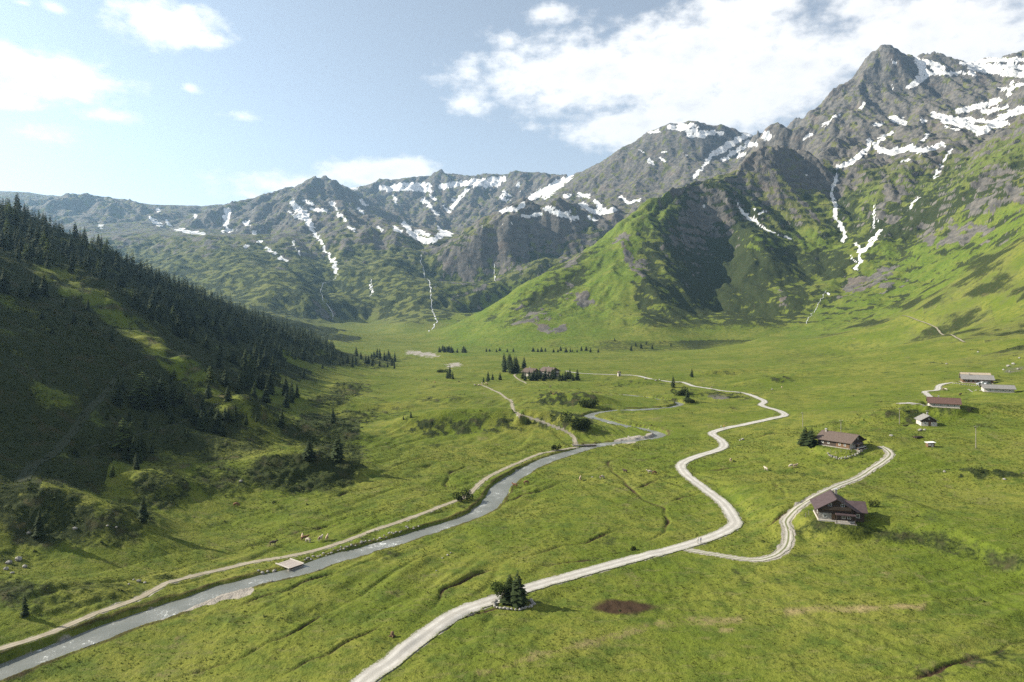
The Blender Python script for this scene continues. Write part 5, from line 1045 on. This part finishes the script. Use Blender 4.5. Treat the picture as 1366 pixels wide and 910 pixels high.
# little shed, log trough
s = SITES['shed']; c = thing('tool_shed', 'tiny shed with a flat white roof on the sloping meadow', 'shed', s, math.radians(-8)); MB().box(-1.2, 1.2, -1.0, 1.0, -.4, 1.55).build('wall', M_WOODB, c); MB().prism([(-1.55, 1.56), (1.55, 1.80), (1.55, 1.92), (-1.55, 1.68)], -1.4, 1.3).build('roof_panel', M_WHITE, c); door(c, .4, -1.0, .7, 1.4, M_LIME); MB().box(-1.0, -.2, -1.03, -.99, .6, 1.2).build('hatch', M_WHITE, c)
g = ground(1225, 584); c = thing('log_pile', 'low dark pile of logs on the meadow above the tiny shed', 'logs', g, .3)
for k in range(9): y = (k % 5) * .34 - .7; z = .16 + (k // 5) * .3; MB().tube([(-1.9 + random.uniform(-.2, .2), y + (k // 5) * .17, z), (1.9 + random.uniform(-.2, .2), y + (k // 5) * .17, z)], [.17, .16], 7).build('log', M_WOOD, c)
g = ground(1210, 568); c = thing('fallen_trunk', 'dark fallen trunk lying left of the alpine hut', 'log', g, .35); MB().tube([(-2.4, 0, .2), (0, .1, .28), (2.4, 0, .5)], [.22, .2, .12], 7).build('trunk', M_WOOD, c); MB().tube([(1.4, .1, .35), (2.2, .7, .9)], [.07, .03], 5).build('branch', M_WOOD, c)
# red roofed barn
s = SITES['barn']; c = thing('cattle_barn', 'long low barn with red brown roof and white wall beside the farm lane', 'barn', s, math.radians(62)); MB().box(-4.1, 4.1, -6.1, 6.1, -.8, .2).build('plinth', M_STONE, c); walls(c, 8.0, 12.0, 2.2, 1.9, M_LIME, z0=.2); roof(c, 8.0, 12.0, 2.2, 1.9, .8, .8, M_ROOFR)
for y in (-4, -1.5, 1.5, 4): window(c, y, .8, .8, .7, 'l', -4.0)
MB().prism([(-3.95, 2.15), (3.95, 2.15), (0, 4.05)], -6.16, -6.01).build('gable_boarding', M_WOOD, c); door(c, 0, -6.0, 1.8, 2.0); chimney(c, .3, 2.0, 3.6, 4.9, .5)
# upper farm: main house, new pale roof behind, yard wall, parked cars
s = SITES['upper']; c = thing('mountain_inn', 'upper farm building with grey roof and pinkish walls on the slope', 'house', s, math.radians(64)); MB().box(-4.6, 4.6, -8.1, 8.1, -1.4, .3).build('plinth', M_LIME, c); walls(c, 9.0, 16.0, 2.7, 2.1, M_WOODB, z0=.3); roof(c, 9.0, 16.0, 2.7, 2.1, .9, .9, M_ROOFG)
for y in (-6, -3.6, -1.2, 1.2, 3.6, 6): window(c, y, 1.0, .9, .9, 'l', -4.5)
door(c, 1.0, -8.0); window(c, -2, 1.0, .9, .9, 'f', -8.0); chimney(c, -.6, 4, 4.2, 5.8)
q = s + Vector((5.5, 9.5, .2)); q.z = float(height_at(q.x, q.y)[0]); c = thing('hay_barn', 'hay barn with a pale tan roof behind the grey roofed upper farm', 'barn', q, math.radians(66)); walls(c, 8.5, 15, 3.6, 1.8, M_WOODB, z0=-1.2); roof(c, 8.5, 15, 3.6, 1.8, .8, .8, M_ROOFT); door(c, 0, -7.5, 2.4, 2.6); window(c, 2, 1, .8, .8, 'l', -4.25)
M_CARW = plain_mat('white_car_paint', (.72, .73, .74), .3, .03, 1, 0, None, .5); M_CARG = plain_mat('silver_car_paint', (.35, .37, .40), .3, .03, 1, 0, None, .5)
def car(px, py, rz, mat, label):
    g = ground(px, py); c = thing('parked_car', label, 'car', g, rz); body = [(-2.1, .35), (-2.1, .85), (-1.9, .95), (-1.2, 1.0), (.9, .98), (1.9, .82), (2.1, .65), (2.1, .35)]; MB().prism(body, -.85, .85).build('body', mat, c)
    cb = MB().prism([(-1.75, .96), (-1.35, 1.45), (.2, 1.48), (.95, .96)], -.74, .74).build('cabin', M_GLASS, c); MB().prism([(-1.4, 1.43), (-1.3, 1.5), (.15, 1.53), (.3, 1.43)], -.70, .70).build('roof', mat, cb)
    for x in (-1.3, 1.3):
        for y in (-.78, .78): MB().tube([(x, y - .1, .33), (x, y + .1, .33)], [.33, .33], 12).build('wheel', M_DARK, c)
    for y in (-.6, .6): MB().box(2.08, 2.13, y - .16, y + .16, .6, .74).build('headlight', M_WHITE, c)
car(1312, 512, .3, M_CARW, 'white car parked on the yard of the upper farm'); car(1318, 513, .2, M_CARG, 'silver car parked at the far end of the farm yard'); car(1307, 513.5, .4, M_CARG, 'silver car parked close to the upper farm wall')
g0 = pix_line([(1272, 512.5), (1285, 513.5), (1300, 515), (1314, 515.5)], 1.2)
t = thing('yard_wall', 'pale stone wall along the edge of the upper farm yard', 'wall', (g0[0][0], g0[0][1], float(height_at(*g0[0])[0])))
for p in g0: stone(t, p[0], p[1], float(height_at(*p)[0]) + .25, .9, t.location)
s = SITES['lower']; c = thing('stable', 'low stable with grey roof and white walls below the upper farm', 'stable', s, math.radians(66)); MB().box(-3.6, 3.6, -7.1, 7.1, -1.2, .2).build('plinth', M_STONE, c); walls(c, 7.0, 14.0, 2.3, 1.5, M_LIME, z0=.2); roof(c, 7.0, 14.0, 2.3, 1.5, .8, .8, M_ROOFG)
for y in (-5, -2, 1, 4): window(c, y, .9, .8, .7, 'l', -3.5)
door(c, 0, -7.0, 1.6, 1.9); MB().prism([(-3.4, 2.3), (3.4, 2.3), (0, 3.7)], -7.14, -7.01).build('gable_boarding', M_WOOD, c)
g0 = pix_line([(1292, 520), (1303, 521), (1313, 521.5)], 1.2); t = thing('yard_wall', 'pale stone wall leading to the low stable', 'wall', (g0[0][0], g0[0][1], float(height_at(*g0[0])[0])))
for p in g0: stone(t, p[0], p[1], float(height_at(*p)[0]) + .2, .75, t.location)
# the two inn buildings in the grove
for nm, rz, L, lab, rm in (('inn1', 50, 12, 'smaller inn building with brown roof half hidden by the spruce row', M_ROOFB), ('inn2', 40, 15, 'larger inn building with dark brown roof and white gable behind the spruce row', M_ROOFB)):
    s = SITES[nm]; c = thing('inn_building', lab, 'house', s, math.radians(rz)); h = 4.6 if nm == 'inn1' else 5.6; W = 10 if nm == 'inn1' else 12
    MB().box(-W / 2 - .1, W / 2 + .1, -L / 2 - .1, L / 2 + .1, -1, .3).build('plinth', M_STONE, c); walls(c, W, L, h, 3.0, M_LIME, z0=.3); roof(c, W, L, h, 3.0, 1.3, 1.2, rm)
    MB().prism([(-W / 2 + .1, h - .1), (W / 2 - .1, h - .1), (0, h + 2.8)], -L / 2 - .14, -L / 2 - .01).build('gable_boarding', M_WOODB, c)
    for z in (.9, 3.1):
        for x in (-3.2, -1.1, 1.1, 3.2): window(c, x, z, .9, 1.0, 'f', -L / 2)
        for y in (-4, -1.4, 1.4, 4): window(c, y, z, .9, 1.0, 'l', -W / 2)
    b = MB().box(-W / 2 + .5, W / 2 - .5, -L / 2 - 1.0, -L / 2 - .02, 2.75, 2.88).build('balcony', M_WOODB, c); MB().box(-W / 2 + .5, W / 2 - .5, -L / 2 - 1.02, -L / 2 - .94, 2.89, 3.75).build('railing', M_WOODB, b); chimney(c, 1, 2, h + 1.8, h + 4.0, .8)
s = SITES['kiosk']; c = thing('wayside_shelter', 'small upright wooden shelter beside the far stretch of road', 'shelter', s, .2); MB().box(-1.3, 1.3, -1.2, 1.2, -.4, 3.6).build('wall', M_LIME, c); MB().prism([(-1.9, 3.5), (0, 4.9), (1.9, 3.5), (1.9, 3.65), (0, 5.07), (-1.9, 3.65)], -1.7, 1.7).build('roof_panel', M_ROOFB, c); door(c, 0, -1.2)
# ------------------------------------------------------------------ stone ring, boulders
t = thing('stone_ring', 'ring of pale boulders around the trees by the road', 'wall', isl)
for k in range(22):
    a = math.pi * (.86 + 1.28 * k / 21); rr = 3.9 + random.uniform(-.25, .25); x, y = isl.x + rr * 1.1 * math.cos(a), isl.y + .4 + rr * .85 * math.sin(a); stone(t, x, y, float(height_at(x, y)[0]) + .22, random.uniform(.55, 1.0), t.location)
def boulder(px, py, wpx, label, group=None):
    g = ground(px, py); r = wpx * g.y / F; o = mesh_obj('boulder', random.choice(STONES)); o.location = g + Vector((0, 0, r * .16)); o.scale = (r, r * .8, r * .75); o.rotation_euler = (0, 0, random.uniform(0, 6.28)); tag(o, label, 'boulder', group)
for px, py, w in [(321, 643, 6), (38, 712, 6), (100, 706, 7), (12, 752, 10), (24, 748, 12), (33, 757, 8), (8, 760, 8), (16, 765, 6), (143, 702, 4), (155, 704, 4), (185, 776, 7), (193, 778, 5), (172, 780, 4), (178, 774, 4)]: boulder(px, py, w, 'grey boulder in the rough scrub at the foot of the hillside', 'boulders at the hill foot')
for px, py, w in [(345, 762, 5), (350, 765, 6), (357, 763, 5), (366, 763, 7), (363, 766, 4), (366, 773, 4), (362, 776, 5), (410, 764, 4), (418, 762, 5), (425, 761, 4), (403, 762, 4)]: boulder(px, py, w, 'pale boulder on the river bank beside the plank bridge', 'boulders by the plank bridge')
for k in range(46):
    f_ = k / 45; boulder(405 + 150 * f_ + random.uniform(-4, 4), 752 - 46 * f_ - 4 + random.uniform(-2.0, 2.5), random.uniform(2.5, 5.0), 'stone in the boulder armour of the undercut river bank', 'bank armour stones')
for px, py, w in [(991, 587, 5), (987, 588, 3), (1345, 489, 6), (1352, 486, 5), (1358, 493, 4), (1339, 494, 4), (1347, 496, 3), (1263, 486, 4), (1189, 582, 6), (1228, 575, 7), (1234, 574, 5), (1305, 470, 3), (1360, 478, 4), (1050, 633, 0.1), (861, 506, 3), (875, 508, 4), (880, 507, 3), (590, 745, 3), (597, 741, 4), (601, 738, 3), (582, 762, 3), (1030, 520, 3), (1340, 640, 5), (1260, 630, 5), (790, 637, 3)]:
    if w > 1: boulder(px, py, w, 'scattered pale boulder lying in the open meadow', 'boulders in the meadow')
# ------------------------------------------------------------------ bridges
def bridge(name, p0, p1, width, label, lift=.35, rail=False):
    a = ground(*p0); b = ground(*p1); d = b - a; L = math.hypot(d.x, d.y); z = max(float(height_at(a.x, a.y)[0]), float(height_at(b.x, b.y)[0])) + lift
    c = thing(name, label, 'bridge', ((a.x + b.x) / 2, (a.y + b.y) / 2, z), math.atan2(d.y, d.x)); pw = .32; n = int(L / pw); me = MB().box(-pw / 2 + .02, pw / 2 - .02, -width / 2, width / 2, -.07, 0).mesh('plank', M_PLANK)
    for i in range(n): o = mesh_obj('plank', me, c); o.location = (-L / 2 + (i + .5) * L / n, random.uniform(-.03, .03), random.uniform(-.008, .008))
    for s_ in (-1, 1):
        MB().box(-L / 2 - .2, L / 2 + .2, s_ * (width / 2) - .12, s_ * (width / 2) + .12, .003, .22).build('edge_beam', M_EDGE, c); MB().box(-L / 2, L / 2, s_ * width * .32 - .15, s_ * width * .32 + .15, -.42, -.073).build('girder', M_WOODB, c)
        MB().box(s_ * L / 2 - .35 * s_ - .35, s_ * L / 2 - .35 * s_ + .35, -width / 2, width / 2, -1.6, -.424).build('abutment', M_STONE, c)
    if rail:
        for s_ in (-1, 1):
            MB().box(-L / 2, L / 2, s_ * width / 2 - .05, s_ * width / 2 + .05, .95, 1.05).build('handrail', M_WOODB, c)
            for k in range(5): x = -L / 2 + .1 + k * (L - .2) / 4; MB().box(x - .05, x + .05, s_ * width / 2 - .05, s_ * width / 2 + .05, .225, .947).build('post', M_WOODB, c)
M_PLANK = plain_mat('bridge_planks', (.33, .29, .27), .9, .18, 6, .2); M_EDGE = plain_mat('bleached_edge_beams', (.40, .37, .34), .85, .1, 5)
bridge('plank_bridge', (378, 751), (395, 763), 4.2, 'wide plank bridge with pale edge beams over the river')
bridge('footbridge', (764, 595), (795, 597), 1.8, 'slim wooden footbridge where the meadow path meets the river', .3, True)
# ------------------------------------------------------------------ power poles with wires, fence posts
def pole(px, py, hp, label, group):
    g = ground(px, py); h = hp * g.y / F; c = thing('power_pole', label, 'pole', g, 0, group); MB().tube([(0, 0, -.6), (0, 0, h)], [.15, .10], 8).build('mast', M_POLE, c); MB().box(-.75, .75, -.06, .06, h - .55, h - .43).build('crossarm', M_POLE, c)
    for x in (-.6, 0, .6): MB().tube([(x, 0, h - .428), (x, 0, h - .2)], [.05, .04], 6).build('insulator', M_WHITE, c)
    return g, h
M_POLE = plain_mat('silvered_pole', (.20, .185, .165), .9)
for px, py, hp, lab in [(1071, 570, 20, 'wooden power pole on the meadow beyond the farmhouse spruces'), (1122, 582, 22, 'wooden power pole right behind the farmhouse roof'), (1200, 566, 22, 'wooden power pole in front of the scrubby bank near the alpine hut'), (1302, 598, 30, 'wooden power pole on the open meadow right of the tiny shed'), (1237, 556, 9, 'short pole directly behind the alpine hut')]: pole(px, py, hp, lab, None)
for px, py in [(1075, 690), (1079, 687), (1073, 680), (1142, 689), (1149, 690)]:
    g = ground(px, py); o = MB().tube([(0, 0, -.3), (0, 0, 1.0), (.02, 0, 1.25)], [.07, .06, .03], 6).build('fence_post', M_POLE); o.location = g; tag(o, 'wooden fence post on the grass around the dark chalet', 'post', 'fence posts by the chalet')
for i, px in enumerate(range(1108, 1152, 7)):
    g = ground(px, 603 + (2 if i % 2 else 0)); o = MB().tube([(0, 0, -.3), (0, 0, .9), (.02, 0, 1.05)], [.06, .05, .03], 6).build('fence_post', M_POLE); o.location = g; tag(o, 'wooden fence post along the edge of the farmhouse garden', 'post', 'fence posts by the farmhouse')
g = ground(523, 849); c = thing('tree_stump', 'weathered tree stump in the grass beside the road', 'stump', g); MB().tube([(0, 0, -.2), (.02, 0, .3), (.04, .02, .85)], [.42, .34, .3], 9).build('stump', M_WOODB, c, True)
for k in range(4): a = k * 1.6 + .3; MB().tube([(.2 * math.cos(a), .2 * math.sin(a), .25), (.75 * math.cos(a), .75 * math.sin(a), -.02)], [.14, .05], 6).build('root', M_WOODB, c, True)
# ------------------------------------------------------------------ cattle and people
def skin_mesh(name, joints, edges, mat, sub=1, root=0):
    me = bpy.data.meshes.new(name); me.from_pydata([j[:3] for j in joints], edges, []); o = bpy.data.objects.new(name, me); COL.objects.link(o); sm = o.modifiers.new('skin', 'SKIN'); sv = me.skin_vertices[0].data
    for i, j in enumerate(joints): r = j[3]; sv[i].radius = r if hasattr(r, '__len__') else (r, r)
    sv[root].use_root = True; o.modifiers.new('sub', 'SUBSURF').levels = sub; o.modifiers['sub'].render_levels = sub
    dg = bpy.context.evaluated_depsgraph_get(); m2 = bpy.data.meshes.new_from_object(o.evaluated_get(dg)); bpy.data.objects.remove(o); m2.name = name; m2.materials.clear(); m2.materials.append(mat); m2.polygons.foreach_set('use_smooth', np.ones(len(m2.polygons), bool)); return m2
def cow_mat(name, c1, c2, thr):
    m, nb, b = new_mat(name); tc = nb.new('ShaderNodeTexCoord'); n = nb.noise(tc.outputs['Object'], 1.3, 2, .5); nb.l.new(nb.mix(nb.ramp(n, thr, thr + .04), c1, c2), b.inputs['Base Color']); return m
CM = {'brown': cow_mat('brown_hide', (.14, .075, .04), (.17, .095, .05), .5), 'pied': cow_mat('pied_hide', (.36, .32, .27), (.15, .08, .045), .52), 'cream': cow_mat('cream_hide', (.34, .27, .19), (.27, .20, .13), .5), 'dark': cow_mat('dark_hide', (.05, .035, .03), (.07, .05, .04), .5)}
def cow_mesh(mat, graze):
    hd = (.95, 0, .35) if graze else (1.15, 0, 1.45)
    nk = (.95, 0, .85) if graze else (.95, 0, 1.25)
    J = [(0, 0, 1.02, (.36, .40)), (.55, 0, 1.05, (.32, .38)), (-.6, 0, 1.06, (.31, .34)), nk + ((.19, .21),), hd + ((.14, .16),), (hd[0] + (.12 if graze else .30), 0, hd[2] - (.22 if graze else .14), (.085, .09)), (-.92, 0, 1.0, (.10, .10)), (-.98, 0, .5, (.03, .03)), (.1, 0, .78, (.22, .2))]
    E = [(0, 1), (0, 2), (1, 3), (3, 4), (4, 5), (2, 6), (6, 7), (0, 8)]
    for x, base in ((.52, 1), (-.62, 2)):
        for y in (-.2, .2):
            k = len(J); J += [(x, y, .72, .13), (x + (.03 if x > 0 else -.08), y, .40, .075), (x, y, .04, .065)]; E += [(base, k), (k, k + 1), (k + 1, k + 2)]
    for y in (-.17, .17): k = len(J); J.append((hd[0] - .06, y, hd[2] + .13, .035)); E.append((4, k))
    return skin_mesh('cow_body', J, E, mat)
COWS = {(k, g): None for k in CM for g in (0, 1)}
def cow(px, py, kind, graze, rz, label, group=None):
    if COWS[kind, graze] is None: COWS[kind, graze] = cow_mesh(CM[kind], graze)
    g = ground(px, py); o = mesh_obj('cow', COWS[kind, graze]); o.location = g; o.rotation_euler = (0, 0, rz); tag(o, label, 'cow', group)
for px, py, k, gz, rz, lab in [(774, 641, 'cream', 0, 1.3, 'cream cow standing on the meadow right of the river'), (803, 639, 'pied', 1, .3, 'pied cow grazing near a cream cow by the river'), (834, 631, 'dark', 0, 2.4, 'dark cow standing beside the winding ditch'), (867, 632, 'pied', 0, 3.0, 'pied cow close to the bend of the pale road, one of two'), (873, 633, 'brown', 1, .4, 'brown cow close to the bend of the pale road beside a pied one'), (702, 646, 'brown', 1, .2, 'brown cow grazing on the river bend'), (687, 650, 'brown', 0, 2.7, 'brown cow standing at the water side of the river bend'),
    (975, 616, 'cream', 1, 1.0, 'cream cow grazing on the meadow inside the road bend'), (1022, 628, 'pied', 0, 1.9, 'pied cow standing between the road and the farmhouse bank'), (1056, 624, 'pied', 1, 3.1, 'broad pied cow grazing below the farmhouse'), (1061, 624, 'cream', 0, .3, 'cream cow beside the pied cow below the farmhouse'), (364, 728, 'dark', 0, .2, 'dark brown cow alone on the grass above the riverside path'),
    (406, 721, 'brown', 0, .3, 'brown cow in the small herd by the riverside path'), (411, 724, 'pied', 1, 2.6, 'pied cow grazing in the small herd by the riverside path'), (403, 720, 'cream', 0, 1.8, 'cream cow at the edge of the herd by the riverside path'), (427, 722, 'pied', 0, 1.2, 'pied cow standing apart on the riverside path verge'), (436, 721, 'cream', 0, 1.6, 'cream cow with raised head on the riverside path verge'), (315, 676, 'brown', 1, .1, 'brown cow grazing among the scrubby hummocks'), (695, 557, 'cream', 0, .2, 'white cow where the trodden path crosses the terrace bank'),
    (734, 517, 'cream', 0, .6, 'white cow on the plain before the spruce row'), (949, 518, 'cream', 0, .4, 'white cow beside the far stretch of gravel road'), (1043, 518, 'cream', 1, 1.4, 'white cow on the meadow below the heathery slope'), (1258, 521, 'cream', 0, .4, 'cream cow beside the farm lane, with its head up'), (1262, 521, 'pied', 1, 2.0, 'pied cow grazing beside the farm lane'), (1281, 528, 'dark', 0, .3, 'dark cow on the grass between barn and stable')]: cow(px, py, k, gz, rz, lab)
for k in range(9): cow(633 + 2.2 * k + random.uniform(-1, 1), 513 + random.uniform(-1.5, 2.5), random.choice(['brown', 'pied', 'cream', 'pied']), k % 2, random.uniform(0, 6), 'cow in the herd gathered at the end of the trodden meadow path', 'herd at the path end')
for px, py in [(555, 507), (562, 508), (580, 511), (738, 527), (742, 526), (735, 524), (612, 510), (569, 508)]: cow(px, py, random.choice(['dark', 'brown']), 1, random.uniform(0, 6), 'far dark cow grazing on the plain before the grove', 'cattle on the far plain')
def person(px, py, rz, top, leg, label, stride=.16):
    g = ground(px, py); J = [(0, 0, .95, (.14, .10)), (0, 0, 1.18, (.15, .10)), (0, 0, 1.40, (.18, .10)), (0, 0, 1.50, (.06, .06)), (0, .01, 1.60, (.085, .10)), (0, .01, 1.72, (.07, .085))]; E = [(0, 1), (1, 2), (2, 3), (3, 4), (4, 5)]
    for s_ in (-1, 1):
        k = len(J); J += [(s_ * .21, 0, 1.38, .055), (s_ * .26, -.06 * s_, 1.12, .045), (s_ * .25, .10 - .08 * s_, .88, .035), (s_ * .25, .13 - .08 * s_, .80, .03)]; E += [(2, k), (k, k + 1), (k + 1, k + 2), (k + 2, k + 3)]
        k = len(J); J += [(s_ * .09, stride * s_ * .3, .72, .085), (s_ * .10, stride * s_ * .8, .48, .06), (s_ * .10, stride * s_, .08, .045), (s_ * .10, stride * s_ + .14, .04, .04)]; E += [(0, k), (k, k + 1), (k + 1, k + 2), (k + 2, k + 3)]
    m, nb, b = new_mat('walker_clothes'); tc = nb.new('ShaderNodeTexCoord'); sp = nb.new('ShaderNodeSeparateXYZ'); nb.l.new(tc.outputs['Object'], sp.inputs[0]); z = sp.outputs[2]
    cl = nb.mix(nb.math('GREATER_THAN', z, .93), leg, top); cl = nb.mix(nb.math('GREATER_THAN', z, 1.47), cl, (.55, .36, .27)); cl = nb.mix(nb.math('GREATER_THAN', z, 1.69), cl, (.06, .04, .03)); cl = nb.mix(nb.math('LESS_THAN', z, .10), cl, (.04, .035, .03)); nb.l.new(cl, b.inputs['Base Color'])
    o = mesh_obj('person', skin_mesh('person_body', J, E, m)); o.location = g + Vector((0, 0, .05)); o.rotation_euler = (0, 0, rz); tag(o, label, 'person')
person(931, 726, .6, (.62, .60, .56), (.30, .28, .25), 'person in pale top and tan trousers walking at the road junction'); person(935, 725, .9, (.10, .12, .20), (.12, .11, .10), 'person in dark clothes walking beside the one in pale top')
person(962, 572, 1.2, (.70, .68, .66), (.08, .08, .10), 'person in white top walking on the inner road bend'); person(966, 571.5, 1.0, (.45, .10, .08), (.10, .10, .12), 'person in red top walking on the inner road bend')
print('objects', round(time.time() - T0, 1), len(sc.objects))
